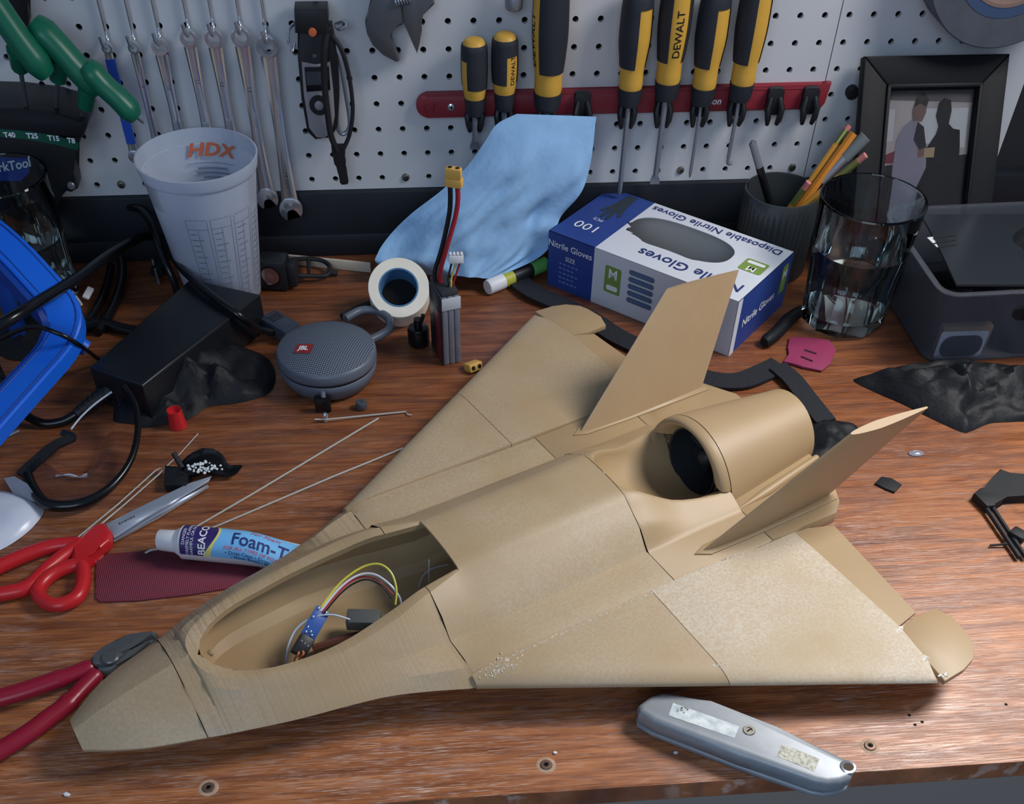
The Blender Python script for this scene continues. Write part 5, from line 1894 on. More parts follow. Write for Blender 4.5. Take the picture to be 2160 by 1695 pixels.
# glue stick
g0, g1 = tz(1028, 606, 0.0085), tz(1150, 556, 0.0085)
gs = thing('glue_stick', 'white capped tube with green and yellow label beside the glove box', 'tube', g0 - Vector((0, 0, 0.0085)))
dd = g1 - g0
G().tube([g0, g0 + dd * 0.02, g0 + dd * 0.26], [0.0074, 0.0082, 0.0082], 18).build('cap', WHITE, gs)
G().tube([g0 + dd * 0.26, g0 + dd * 0.42], 0.0078, 18).build('yellow_band', mat('lime_yellow', (176, 176, 64), 0.45), gs)
G().tube([g0 + dd * 0.42, g0 + dd * 0.74], 0.0078, 18).build('dark_band', BLACK, gs)
G().tube([g0 + dd * 0.74, g1], 0.0078, 18).build('green_band', mat('leaf_green', (104, 184, 96), 0.45), gs)

# black hook-and-loop strap snaking past the box, and more black scraps
STR = mat('black_strap', (27, 29, 36), 0.75, bump=0.3, bscale=300)
flat = [(-1, -0.10), (1, -0.10), (1, 0.10), (-1, 0.10)]


def ribbon(px, w, z=0.0035, n=6):
    return G().tube(curve([tz(q[0], q[1], q[2] if len(q) > 2 else z) for q in px], n), w, 4, sec=flat, up=(0, 0, 1))


ribbon([(1075, 575), (1120, 612, 0.006), (1180, 640, 0.005), (1245, 672), (1300, 708), (1370, 742), (1440, 778), (1500, 800), (1560, 803), (1610, 785), (1645, 768)], 0.0125).single('strap', STR, 'black hook and loop strap curving in front of the glove box', 'strap')
ribbon([(1640, 772, 0.006), (1672, 800, 0.006), (1705, 842, 0.006), (1742, 888, 0.006)], 0.0105, 0.006).single('strap', STR, 'short black strap piece running down behind the nacelle', 'strap')
crumple([(1700, 900), (1735, 884), (1780, 890), (1812, 905), (1790, 945), (1750, 975), (1712, 985), (1690, 960)], 0.014, 4.4).single('plastic_scrap', NITR, 'crumpled black film behind the nacelle of the model jet', 'scrap')
G().tube(curve([tz(1612, 722, 0.007), tz(1640, 700, 0.008), tz(1665, 672, 0.008), tz(1690, 655, 0.007)], 4), [0.005, 0.0068, 0.007, 0.007, 0.007, 0.007, 0.007, 0.007, 0.0068, 0.0066, 0.0064, 0.006, 0.005], 12).single('glove_finger', NITR, 'black glove finger poking out beside the blue end of the glove box', 'glove')
pk = thing('pink_tag', 'flat magenta plastic tag with two slots near the water glass', 'plastic tag', tz(1705, 748))
PKM = mat('magenta_plastic', (142, 52, 88), 0.45)
G().prism([(q.x, q.y) for q in (tz(u, v) for u, v in ((1664, 716), (1700, 716), (1748, 722), (1762, 742), (1750, 772), (1732, 786), (1690, 778), (1668, 770), (1650, 768), (1664, 752), (1660, 738)))], 0.0008, 0.0032, 0.0006).build('plate', PKM, pk)
for a, b_ in (((1697, 738), (1722, 746)), ((1690, 752), (1714, 762))):
    G().tube([tz(*a, 0.0034), tz(*b_, 0.0034)], [0.0011, 0.0011], 6).build('slot', mat('magenta_slot', (70, 26, 46), 0.6), pk)

# crumpled gloves
crumple([(1800, 802), (1832, 795), (1905, 782), (1990, 772), (2080, 768), (2160, 782), (2230, 800), (2230, 880), (2150, 888), (2090, 892), (2050, 908), (2028, 910), (1965, 882), (1905, 852), (1850, 828)], 0.030, 2.3, 18).single('nitrile_glove', NITR, 'crumpled black nitrile glove in front of the storage bin', 'glove', 'loose black gloves')
crumple([(250, 842), (290, 800), (360, 765), (450, 742), (545, 745), (580, 782), (568, 828), (500, 850), (440, 858), (405, 880), (340, 896), (275, 902), (246, 880)], 0.032, 7.9, 18).single('nitrile_glove', NITR, 'crumpled black nitrile glove between the power adapter and the speaker', 'glove', 'loose black gloves')

# black gear bag at the far right
bagc = Vector((1.01, -0.205, 0.003))
g = G()
ringN = 40
secs = []
for i in range(15):
    t_ = i / 14
    z = 0.006 + 0.112 * t_
    s = (1 - t_ ** 4) ** 0.5 if t_ < 1 else 0.12
    s = max(s, 0.12)
    secs.append([(bagc.x + 0.090 * s * math.copysign(abs(math.cos(2 * PI * k / ringN)) ** 0.7, math.cos(2 * PI * k / ringN)) * (1 + 0.06 * math.sin(3 * t_ * 4 + k)),
                  bagc.y + 0.050 * s * math.copysign(abs(math.sin(2 * PI * k / ringN)) ** 0.7, math.sin(2 * PI * k / ringN)) + 0.006 * math.sin(k * 0.9 + t_ * 9), z) for k in range(ringN)])
g.loft(secs, closed=True, cap0=True, cap1=True)
bag = thing('gear_bag', 'slumped black fabric bag heaped inside the storage bin', 'bag', bagc)
g.build('bag_body', mat('black_nylon', (20, 22, 28), 0.7, bump=0.4, bscale=60), bag, smooth=70)
G().tube(curve([(0.945, -0.235, 0.06), (0.948, -0.235, 0.09), (0.965, -0.225, 0.118), (1.01, -0.21, 0.124), (1.07, -0.20, 0.112)], 6), 0.0105, 4, sec=flat, up=(0, -1, 0.2)).build('strap', STR, bag)

# ---- power adapter, cords
ac = [tz(u, v, 0.044) for u, v in ((400, 586), (548, 618), (300, 812), (188, 772))]
adp = thing('power_adapter', 'black rectangular power adapter brick lying left of the speaker', 'power adapter', sum(ac, Vector()) / 4 - Vector((0, 0, 0.044)))
G().prism([(q.x, q.y) for q in ac], 0.0008, 0.044, 0.0036, seg=3).build('case', mat('adapter_black', (20, 23, 29), 0.38), adp)
sr0, sr1 = tz(238, 818, 0.020), tz(160, 874, 0.009)
g = G()
dv = sr1 - sr0
G().tube([sr0 - dv * 0.1, sr0, sr1], [0.0085, 0.008, 0.0048], 14).build('strain_relief', BLACK, adp)
for k in range(5):
    G().tube([sr0 + dv * (0.25 + 0.14 * k), sr0 + dv * (0.30 + 0.14 * k)], 0.0088 - 0.0007 * k, 14).build('relief_ring', BLACK, adp)
G().tube(curve([sr1, tz(130, 889, 0.005), tz(90, 892, 0.005), tz(50, 872, 0.012), tz(20, 835, 0.026), tz(0, 790, 0.036), tz(-30, 730, 0.03)], 6), 0.0042, 10).build('output_cord', BLACKG, adp)
G().tube(curve([tz(300, 480, 0.03), tz(340, 510, 0.034), tz(385, 568, 0.050), tz(440, 618, 0.050), tz(500, 662, 0.046), tz(545, 694, 0.020), tz(580, 700, 0.010)], 6), 0.0040, 10).build('mains_cord', BLACKG, adp)
pl = G()
pM = frame(tz(592, 690, 0.010), tz(620, 706) - tz(560, 672), (0, 0, 1))
pl.box((0, 0, 0), (0.042, 0.024, 0.018), 0.005, pM)
plo = pl.build('mains_plug', mat('plug_slate', (52, 60, 74), 0.45), adp)
for k in (-1, 0, 1):
    G().box((-0.006 + 0.004 * k, 0.0, 0.0092), (0.0016, 0.014, 0.0008), 0.0002, pM).build('grip_rib', BLACK, plo)


def cord(px, r, label, name='cable', m_=BLACKG, grp=None):
    G().tube(curve([tz(*q) for q in px], 7), r, 10).single(name, m_, label, 'cable', grp)


cord([(-30, 705, 0.10), (30, 668, 0.105), (95, 628, 0.098), (165, 585, 0.080), (235, 535, 0.060), (300, 498, 0.04), (325, 500, 0.020)], 0.0055, 'thick black cable running from the left edge over the blue frame to the tub')
cord([(-30, 730, 0.05), (60, 690, 0.075), (120, 702, 0.074), (168, 728, 0.055), (205, 755, 0.012), (225, 772, 0.008)], 0.0022, 'thin black wire hanging over the lower corner of the blue frame')
cord([(272, 436, 0.06), (300, 445, 0.062), (322, 478, 0.056), (335, 520, 0.044), (352, 560, 0.030), (368, 596, 0.016), (380, 640, 0.006)], 0.0040, 'black cable curling in front of the white mixing tub')
cord([(255, 545, 0.018), (258, 580, 0.012), (248, 625, 0.007), (228, 668, 0.006), (205, 700, 0.006)], 0.0052, 'black cable drooping down between blue frame and adapter')
cord([(235, 560, 0.010), (225, 600, 0.006), (210, 640, 0.006), (190, 672, 0.006), (170, 700, 0.006)], 0.0044, 'short black cable just left of the drooping one')
cord([(170, 688, 0.006), (215, 682, 0.006), (255, 692, 0.006), (290, 700, 0.006)], 0.0060, 'black cord lying on the bench beside the adapter corner')
pt = thing('cable_tag', 'small white plastic tag among the black cables', 'tag', tz(188, 620))
G().box((0, 0, 0), (0.020, 0.007, 0.003), 0.0012, frame(tz(186, 618, 0.02), tz(200, 590, 0.02) - tz(172, 640, 0.02), (0.2, -0.8, 0.6))).build('tag', WHITE, pt)
G().tube([tz(172, 642, 0.02), tz(160, 625, 0.02)], 0.0014, 6).build('tip', WHITE, pt)
pm_ = thing('metal_plug', 'black cable plug with a bright metal tip left of the tub', 'plug', tz(328, 570))
G().tube([tz(338, 548, 0.010), tz(330, 575, 0.008)], 0.0068, 12).build('shell', BLACK, pm_)
G().tube([tz(322, 548, 0.016), tz(335, 598, 0.006)], 0.0014, 8).build('metal_tip', CHROME, pm_)
crumple([(60, 640), (130, 620), (170, 650), (170, 700), (120, 740), (60, 760), (0, 750), (-30, 700)], 0.012, 9.2, 10).single('dark_pouch', NITR, 'dark crumpled pouch lying inside the bend of the blue frame', 'pouch')

# ---- bright blue angular frame
BLU = mat('bright_blue_plastic', (22, 104, 226), 0.4)
BLUD = mat('deep_blue_plastic', (10, 62, 150), 0.5)
bf = thing('blue_tool_frame', 'bright blue angular plastic tool frame at the left edge', 'tool', tz(100, 760))
path = [tz(-50, 470, 0.124), tz(20, 528, 0.110), tz(88, 600, 0.090), tz(128, 648, 0.076), tz(140, 690, 0.064), tz(124, 738, 0.052), tz(70, 800, 0.042), tz(5, 872, 0.034), tz(-60, 945, 0.028)]
rectS = [(-1, -0.42), (1, -0.42), (1, 0.36), (0.9, 0.44), (-0.9, 0.44), (-1, 0.36)]
G().tube(curve(path, 3), 0.0162, 4, sec=rectS, up=(0, 0, 1)).build('frame_bar', BLU, bf, smooth=25)
for off, nm, m_, hw in ((0.66, 'groove', BLUD, 0.0011), (-0.66, 'groove', BLUD, 0.0011)):
    pc_ = curve(path, 3)
    q = []
    for i, p in enumerate(pc_):
        t_ = (pc_[min(i + 1, len(pc_) - 1)] - pc_[max(i - 1, 0)]).normalized()
        a = Vector((0, 0, 1)).cross(t_).normalized()
        q.append(p + a * off * 0.0172 + Vector((0, 0, 0.0074)))
    G().tube(q, hw, 6).build(nm, m_, bf)
pc_ = curve(path, 3)
q = []
for i, p in enumerate(pc_):
    t_ = (pc_[min(i + 1, len(pc_) - 1)] - pc_[max(i - 1, 0)]).normalized()
    a = Vector((0, 0, 1)).cross(t_).normalized()
    q.append(p - a * 0.0175 + Vector((0, 0, -0.006)))
G().tube(q, 0.0055, 4, sec=[(-1, -1.6), (1, -1.6), (1, 1.6), (-1, 1.6)], up=(0, 0, 1)).build('flange', BLUD, bf, smooth=25)
G().tube([tz(150, 715, 0.050), tz(184, 736, 0.040)], [0.009, 0.0075], 12).build('foot', BLU, bf)
for u, v, zz in ((-45, 926, 0.030), (-46, 474, 0.124)):
    q = tz(u, v, zz)
    G().box((q.x, q.y, q.z / 2 - 0.003), (0.014, 0.014, q.z - 0.006), 0.002).build('support', BLUD, bf)
cord([(-30, 945, 0.003), (5, 925, 0.003), (40, 908, 0.003)], 0.0016, 'short grey wire end under the lower blue bar', 'wire_end', STEEL)

# ---- safety glasses
sg = thing('safety_glasses', 'clear safety glasses with black brow bar and one folded temple', 'safety glasses', tz(180, 980))
LENS = mat('clear_lens', (214, 220, 236), 0.03, trans=1.0, ior=1.12, spec=0.6)
brow_px = [(58, 1002, 0.014), (70, 1030, 0.012), (98, 1062, 0.010), (150, 1066, 0.009), (200, 1050, 0.010), (245, 1015, 0.013), (278, 965, 0.018), (291, 905, 0.026), (284, 850, 0.034), (262, 815, 0.040)]
brow = curve([tz(*q) for q in brow_px], 5)
rB = [0.0052 if i < 12 else 0.0052 - 0.0022 * sstep((i - 12) / 18) for i in range(len(brow))]
G().tube(brow, rB, 10).build('brow_bar', BLACKG, sg)
low_px = [(96, 968, 0.006), (112, 985, 0.003), (130, 998, 0.002), (165, 1004, 0.002), (190, 990, 0.002), (205, 965, 0.004), (222, 930, 0.008), (236, 895, 0.014), (240, 860, 0.022), (238, 832, 0.030)]
low = curve([tz(*q) for q in low_px], 5)
midc = [(a + b_) / 2 + Vector((0.004, -0.002, 0.012)) for a, b_ in zip(brow, low)]
G().loft([brow, [(a * 0.6 + m_ * 0.4) + Vector((0, 0, 0.003)) for a, m_ in zip(brow, midc)], midc, [(b_ * 0.6 + m_ * 0.4) + Vector((0, 0, 0.002)) for b_, m_ in zip(low, midc)], low]).build('lens', LENS, sg, smooth=80)
G().tube(curve([tz(46, 1004, 0.014), tz(78, 972, 0.016), tz(112, 942, 0.018), tz(135, 930, 0.018), tz(155, 920, 0.018), tz(140, 914, 0.017), tz(130, 912, 0.016)], 4), [0.0058] * 4 + [0.0052] * 4 + [0.0046] * 8 + [0.003] * 9, 4, sec=[(-0.9, -0.35), (0.9, -0.35), (0.9, 0.35), (-0.9, 0.35)], up=(0, -0.5, 1)).build('temple', BLACK, sg, smooth=25)
G().tube(curve([tz(150, 905, 0.018), tz(170, 880, 0.022), tz(200, 852, 0.028), (tz(236, 826, 0.034))], 4), 0.0009, 6).build('lens_edge', mat('clear_edge', (190, 198, 210), 0.1), sg)
G().tube(curve([tz(118, 1010, 0.004), tz(145, 1002, 0.007), tz(168, 1008, 0.008), tz(182, 1008, 0.006)], 4), 0.0016, 6).build('nose_bridge', mat('clear_edge', (190, 198, 210), 0.1), sg)
G().box((0, 0, 0), (0.0048, 0.004, 0.005), 0.0008, Matrix.Translation(tz(181, 1006, 0.007))).build('nose_pad', WHITE, sg)
shd = [tz(8, 1008, 0.016), tz(30, 1004, 0.022), tz(58, 1020, 0.020), tz(84, 1060, 0.010), tz(60, 1052, 0.006), tz(28, 1040, 0.006)]
g = G().add(shd + [p - Vector((0, 0, 0.0012)) for p in shd], [[0, 1, 2, 3, 4, 5], [11, 10, 9, 8, 7, 6]] + [[i, (i + 1) % 6, 6 + (i + 1) % 6, 6 + i] for i in range(6)])
g.build('side_shield', mat('milky_shield', (205, 212, 226), 0.2, trans=0.6, ior=1.1), sg)

# white plastic wrapper
crumple([(-60, 1040), (0, 1036), (45, 1046), (92, 1072), (74, 1106), (40, 1136), (0, 1160), (-60, 1185)], 0.016, 1.4, 10, 0.35, 9).single('plastic_wrapper', mat('white_film', (206, 212, 228), 0.25, bump=0.15, bscale=40), 'glossy white plastic wrapper at the left edge beside the safety glasses', 'wrapper', smooth=60)

# ---- scissors
RDP = mat('red_plastic', (194, 36, 42), 0.32)
sc_ = thing('scissors', 'scissors with red plastic handles and long silver blades', 'scissors', tz(200, 1150))
G().prism([(q.x, q.y) for q in (tz(u, v, 0.006) for u, v in ((222, 1106), (300, 1068), (400, 1020), (446, 1004), (440, 1014), (380, 1048), (300, 1096), (240, 1134)))], 0.0045, 0.0068, 0.0006).build('blade', mat('blade_steel', (158, 168, 184), 0.35, 0.3), sc_)
G().prism([(q.x, q.y) for q in (tz(u, v, 0.003) for u, v in ((232, 1130), (330, 1082), (438, 1022), (441, 1026), (334, 1092), (240, 1142)))], 0.0016, 0.0040, 0.0006).build('blade', CHROME, sc_)
for k in range(6):
    G().box((-0.007 + 0.0027 * k, 0, 0), (0.0017, 0.0026 - 0.0006 * (k % 2), 0.0001), 0, frame(tz(268, 1096, 0.0070), tz(320, 1070) - tz(240, 1110), (0, 0, 1))).build('etched_mark', mat('etched_mark', (84, 88, 98), 0.5), sc_)
G().prism([(q.x, q.y) for q in (tz(u, v, 0.008) for u, v in ((200, 1112), (222, 1106), (238, 1126), (236, 1146), (214, 1160), (192, 1172), (182, 1196), (162, 1200), (150, 1184), (160, 1158), (176, 1132)))], 0.001, 0.0125, 0.004, seg=3).build('handle_hub', RDP, sc_)
G().tube(curve([tz(u, v, 0.0068) for u, v in ((168, 1190), (124, 1203), (92, 1226), (80, 1250), (98, 1271), (128, 1275), (162, 1259), (175, 1230), (176, 1204))], 6, True), 0.0060, 12, closed=True).build('small_loop', RDP, sc_)
G().tube(curve([tz(u, v, 0.0068) for u, v in ((170, 1148), (130, 1149), (95, 1156), (50, 1172), (0, 1194), (-50, 1222), (-30, 1252), (20, 1249), (62, 1236), (100, 1200), (140, 1168))], 6, True), 0.0064, 12, closed=True).build('large_loop', RDP, sc_)

# ---- music wire rods
WIRE = mat('music_wire', (206, 208, 202), 0.3, 0.4)


def rod(px, r, label, n=1):
    G().tube([tz(*q) for q in px] if n == 1 else curve([tz(*q) for q in px], n), r, 8).single('wire_rod', WIRE, label, 'wire', 'bent steel wire rods')


rod([(158, 1138, 0.012), (250, 1062, 0.010), (328, 992, 0.008), (338, 987, 0.008), (345, 990, 0.007), (335, 1000, 0.006), (260, 1066, 0.008), (168, 1142, 0.010)], 0.0007, 'doubled steel wire crossing the scissor handles', 1)
rod([(346, 988, 0.0016), (380, 956, 0.0014), (418, 914, 0.0012)], 0.0006, 'thin dark wire passing behind the black bracket')
rod([(415, 1110, 0.002), (540, 1037, 0.0012), (798, 882, 0.0012)], 0.0009, 'upper long straight steel wire running behind the glue tube')
rod([(306, 1166, 0.003), (318, 1160, 0.004), (330, 1158, 0.0035), (360, 1147, 0.003), (470, 1104, 0.0014), (700, 1006, 0.0012), (850, 945, 0.0012)], 0.0009, 'lower long steel wire with bent end passing under the glue tube')
rod([(664, 884, 0.004), (690, 884, 0.004), (856, 868, 0.0014), (860, 874, 0.0014), (868, 875, 0.0014)], 0.0008, 'short steel wire with hooked end near the ball link')

# black bracket with dried glue crumbs
br_ = thing('printed_bracket', 'black plastic bracket smeared with white glue above the scissor blades', 'bracket', tz(400, 1005))
G().prism([(q.x, q.y) for q in (tz(u, v, 0.008) for u, v in ((348, 984), (372, 986), (400, 1004), (392, 1022), (346, 1024)))], 0.0008, 0.010, 0.0012).build('base', BLACK, br_)
lf = curve([tz(390, 998, 0.006), tz(430, 966, 0.012), tz(462, 985, 0.008), tz(486, 992, 0.006), tz(511, 982, 0.010)], 5)
G().tube(lf, [0.006, 0.009, 0.0115, 0.012, 0.012, 0.0125, 0.0125, 0.012, 0.0115, 0.011, 0.010, 0.009, 0.008, 0.0075, 0.007, 0.0065, 0.006, 0.005, 0.0035, 0.002, 0.0008][:len(lf)], 8, sec=[(-1, -0.3), (1, -0.3), (1, 0.15), (0, 0.45), (-1, 0.15)], up=(0, 0, 1)).build('curved_leaf', BLACKG, br_)
G().tube([tz(366, 955, 0.022), tz(384, 985, 0.010)], 0.0026, 10).build('peg', BLACK, br_)
g = G()
rq = random.Random(12)
for k in range(60):
    u, v = rq.uniform(396, 470), rq.uniform(972, 998)
    if abs((v - 985) / 14) + abs((u - 432) / 44) > 1.15:
        continue
    p = tz(u, v, 0.0155 + rq.uniform(-0.001, 0.001))
    r_ = rq.uniform(0.0008, 0.0017)
    g.lathe([(0, -r_), (r_ * 0.8, -r_ * 0.5), (r_, 0), (r_ * 0.7, r_ * 0.6), (0, r_)], 6, Matrix.Translation(p))
g.build('glue_crumbs', mat('white_glue', (214, 220, 222), 0.5), br_, kind='stuff')

# red cap
p = tz(376, 898)
G().lathe([(0.0055, 0.014), (0.0062, 0.0185), (0.0068, 0.0185), (0.0076, 0.008), (0.0086, 0.0006), (0, 0.0006)], 24, Matrix.Translation(p)).add([(0.0056 * math.cos(2 * PI * k / 16), 0.0056 * math.sin(2 * PI * k / 16), 0.0142) for k in range(16)], [list(range(16))], Matrix.Translation(p)).single('red_cap', RDP, 'small tapered red plastic cap in front of the black glove', 'cap')

# ball link, grommet, spare connector
p = tz(684, 872)
bk = thing('ball_link', 'small black block with silver ball link under the speaker', 'linkage', p)
G().box((-0.0005, 0.004, 0.0085), (0.0150, 0.0070, 0.0155), 0.0008, Matrix.Translation(p)).build('block', BLACKG, bk)
G().lathe([(0, 0.0006), (0.0022, 0.0008), (0.0022, 0.0050), (0.0028, 0.0062), (0.0028, 0.0082), (0.0016, 0.0098), (0, 0.0102)], 14, Matrix.Translation(tz(688, 889))).build('ball_stud', CHROME, bk)
G().tube([p + Vector((0.001, 0.004, 0.016)), p + Vector((0.001, 0.006, 0.021))], 0.0022, 8).build('pin', STEEL, bk)
p = tz(763, 861)
G().lathe([(0, 0.0008), (0.0050, 0.0008), (0.0054, 0.0018), (0.0054, 0.0068), (0.0048, 0.0078), (0.0016, 0.0080), (0.0014, 0.0070), (0, 0.0070)], 22, Matrix.Translation(p)).single('rubber_grommet', mat('grey_rubber', (66, 70, 76), 0.7), 'small grey rubber grommet on the bench right of the ball link', 'grommet')
p = tz(998, 780)
xs_ = thing('spare_connector', 'spare yellow power connector on the bench by the far wing edge', 'connector', p)
Mx = Matrix.Translation(p + Vector((0, 0, 0.0045))) @ rotz(0.5) @ Matrix.Rotation(1.2, 4, 'X')
G().box((0, 0, 0), (0.0150, 0.0080, 0.0140), 0.0010, Mx).build('shell', XT, xs_)
for s in (-1, 1):
    G().lathe([(0, 0), (0.0022, 0)], 12, Mx @ Matrix.Translation((s * 0.0036, 0.0, 0.0072))).build('socket_hole', HOLE, xs_)

# ---- glue tube on a maroon strip
MAR = bpy.data.materials.new('maroon_ribbed_cloth')
MAR.use_nodes = True
nt = MAR.node_tree
b = nt.nodes['Principled BSDF']
b.inputs['Base Color'].default_value = (*lin((122, 44, 62)), 1)
b.inputs['Roughness'].default_value = 0.8
tcn = nt.nodes.new('ShaderNodeTexCoord')
wv = nt.nodes.new('ShaderNodeTexWave')
wv.inputs['Scale'].default_value = 190
wv.inputs['Distortion'].default_value = 0.6
nt.links.new(tcn.outputs['Object'], wv.inputs['Vector'])
rp_ = nt.nodes.new('ShaderNodeValToRGB')
rp_.color_ramp.elements[0].color = (*lin((110, 38, 56)), 1)
rp_.color_ramp.elements[1].color = (*lin((128, 50, 68)), 1)
nt.links.new(wv.outputs['Fac'], rp_.inputs[0])
nt.links.new(rp_.outputs[0], b.inputs['Base Color'])
bpn = nt.nodes.new('ShaderNodeBump')
bpn.inputs['Strength'].default_value = 0.4
bpn.inputs['Distance'].default_value = 0.001
nt.links.new(wv.outputs['Fac'], bpn.inputs['Height'])
nt.links.new(bpn.outputs[0], b.inputs['Normal'])
G().prism([(q.x, q.y) for q in (tz(u, v, 0.001) for u, v in ((203, 1172), (260, 1166), (320, 1161), (420, 1165), (545, 1196), (544, 1214), (512, 1236), (405, 1254), (288, 1267), (212, 1269), (202, 1262)))], 0.0003, 0.0018, 0.0004).single('cloth_strip', MAR, 'maroon ribbed sanding cloth strip under the glue tube', 'cloth strip')
ft = thing('glue_tube', 'blue and purple foam glue tube with white cap, half under the jet', 'glue tube', tz(500, 1180))
TR_ = 0.0142
A0, A1 = tz(388, 1143, TR_ + 0.002), tz(668, 1170, TR_ + 0.002)
adir = (A1 - A0).normalized()
TL_ = (A1 - A0).length
side_ = Vector((adir.y, -adir.x, 0)).normalized()
if side_.y > 0:
    side_ = -side_
secs = []
for k in range(15):
    s = k / 14
    c = A0 + adir * TL_ * s
    fl_ = sstep((s - 0.42) / 0.58)
    rv, rh = TR_ * (1 - 0.80 * fl_), TR_ * (1 + 0.22 * fl_)
    c = c + Vector((0, 0, -(TR_ - rv) * 0.75))
    secs.append([c + side_ * rh * math.cos(2 * PI * q / 36) + Vector((0, 0, 1)) * rv * math.sin(2 * PI * q / 36) for q in range(36)])
G().loft(secs, closed=True, cap0=True, cap1=True).build('tube_body', mat('tube_white', (206, 206, 206), 0.35), ft, smooth=50)
ca = A0 - adir * 0.0215
G().tube([ca, ca + adir * 0.001, ca + adir * 0.0165], [0.0080, 0.0088, 0.0096], 24).build('cap', WHITE, ft)
G().tube([A0 - adir * 0.006, A0], [0.010, TR_ * 0.96], 24).build('shoulder', WHITE, ft)


def on_tube(s, t, out=0.0003):
    f = s / TL_
    fl_ = sstep((f - 0.42) / 0.58)
    rv, rh = TR_ * (1 - 0.80 * fl_) + out, TR_ * (1 + 0.22 * fl_) + out
    c = A0 + adir * s + Vector((0, 0, -(TR_ - rv + out) * 0.75))
    phi = math.radians(52) + t / TR_
    return c + side_ * rh * math.cos(phi) + Vector((0, 0, 1)) * rv * math.sin(phi)


def label_patch(name, s0, s1, t0, t1, m_, out=0.0003, parent=ft, wavy=None):
    rows = []
    for j in range(15):
        t = t0 + (t1 - t0) * j / 14
        a = s0(t) if callable(s0) else s0
        b_ = s1(t) if callable(s1) else s1
        rows.append([on_tube(a + (b_ - a) * i / 10, t, out) for i in range(11)])
    return G().loft(rows).build(name, m_, parent, smooth=60)


edge = lambda t: 0.0262 + 0.006 * math.sin((t + 0.004) / 0.014 * 1.6)
label_patch('purple_label', 0.0015, edge, -0.0125, 0.021, mat('purple_print', (52, 40, 104), 0.4))
label_patch('yellow_swoosh', edge, lambda t: edge(t) + 0.0022 + 0.004 * max(0, -t / 0.0125), -0.0125, 0.021, mat('yellow_print', (222, 214, 120), 0.4))
label_patch('blue_label', lambda t: edge(t) + 0.0022 + 0.004 * max(0, -t / 0.0125), TL_ - 0.004, -0.0125, 0.021, mat('sky_print', (118, 186, 238), 0.4))
lettering('Foam-Tac', 0.0150, ft, NAVYINK, fn=lambda X, Y: on_tube(X * 0.96 + 0.0735, Y * 1.05 + 0.0052, 0.0007), bold=0.012)
lettering('For Foam', 0.006, ft, REDINK, fn=lambda X, Y: on_tube(X + 0.070, Y + 0.0148, 0.0007), shear=0.2)
lettering('FOR ALL TYPES OF FOAM, CARBON FIBER', 0.0042, ft, REDINK, fn=lambda X, Y: on_tube(X + 0.078, Y - 0.0030, 0.0007), shear=0.2)
lettering('• Dries Clear • Dries Fast • Stays Flexible', 0.0044, ft, NAVYINK, fn=lambda X, Y: on_tube(X + 0.077, Y - 0.0070, 0.0007))
lettering('• Never Brittle • No Running • Clean', 0.0040, ft, NAVYINK, fn=lambda X, Y: on_tube(X + 0.075, Y - 0.0105, 0.0007))
lettering('BEACON', 0.0088, ft, WHITEINK, fn=lambda X, Y: on_tube(-Y + 0.0208, X + 0.0065, 0.0007), bold=0.02)
for k, s in enumerate(('DANGER:', 'EXTREMELY FLAMMABLE', 'HARMFUL OR FATAL')):
    lettering(s, 0.0036, ft, WHITEINK, fn=lambda X, Y, k=k: on_tube(-Y + 0.0048 + 0.0036 * k, X + 0.0040, 0.0007))

# ---- diagonal pliers
PLR = mat('dipped_red_grip', (142, 26, 48), 0.32)
STLB = mat('blackened_steel', (98, 102, 104), 0.36, 0.4)
pl_ = thing('diagonal_pliers', 'diagonal cutting pliers with dark red dipped handles beside the nose', 'pliers', tz(230, 1400))
G().prism([(q.x, q.y) for q in (tz(u, v, 0.012) for u, v in ((186, 1392), (198, 1381), (217, 1366), (249, 1345), (274, 1335), (318, 1329), (331, 1333), (326, 1342), (276, 1362), (262, 1380), (240, 1396), (214, 1402), (196, 1402)))], 0.001, 0.0130, 0.003).build('upper_jaw', STLB, pl_)
G().prism([(q.x, q.y) for q in (tz(u, v, 0.009) for u, v in ((200, 1402), (240, 1394), (264, 1378), (280, 1362), (327, 1341), (330, 1345), (319, 1357), (278, 1380), (246, 1404), (236, 1412), (208, 1417)))], 0.0008, 0.0100, 0.0025).build('lower_jaw', STLB, pl_)
G().lathe([(0, 0.0148), (0.0058, 0.0146), (0.0068, 0.0135), (0.0068, 0.012)], 22, Matrix.Translation(Vector((tz(232, 1386, 0.013).x, tz(232, 1386, 0.013).y, 0)))).build('pivot', STLB, pl_)
G().tube(curve([tz(196, 1404, 0.009), tz(150, 1422, 0.009), (tz(100, 1440, 0.009)), tz(40, 1460, 0.009), tz(-40, 1482, 0.009)], 5), [0.0052] + [0.0064] * 6 + [0.0072] * 14, 14, sec=[(x * 1.05, y * 0.9) for x, y in disc(1, 14)]).build('handle', PLR, pl_)
G().tube(curve([tz(206, 1418, 0.008), tz(176, 1448, 0.008), tz(140, 1486, 0.008), tz(105, 1512, 0.008), tz(50, 1552, 0.008), tz(-40, 1606, 0.008)], 5), [0.0052] + [0.0062] * 8 + [0.0074] * 2 + [0.0070] * 15, 14, sec=[(x * 1.05, y * 0.9) for x, y in disc(1, 14)]).build('handle', PLR, pl_)

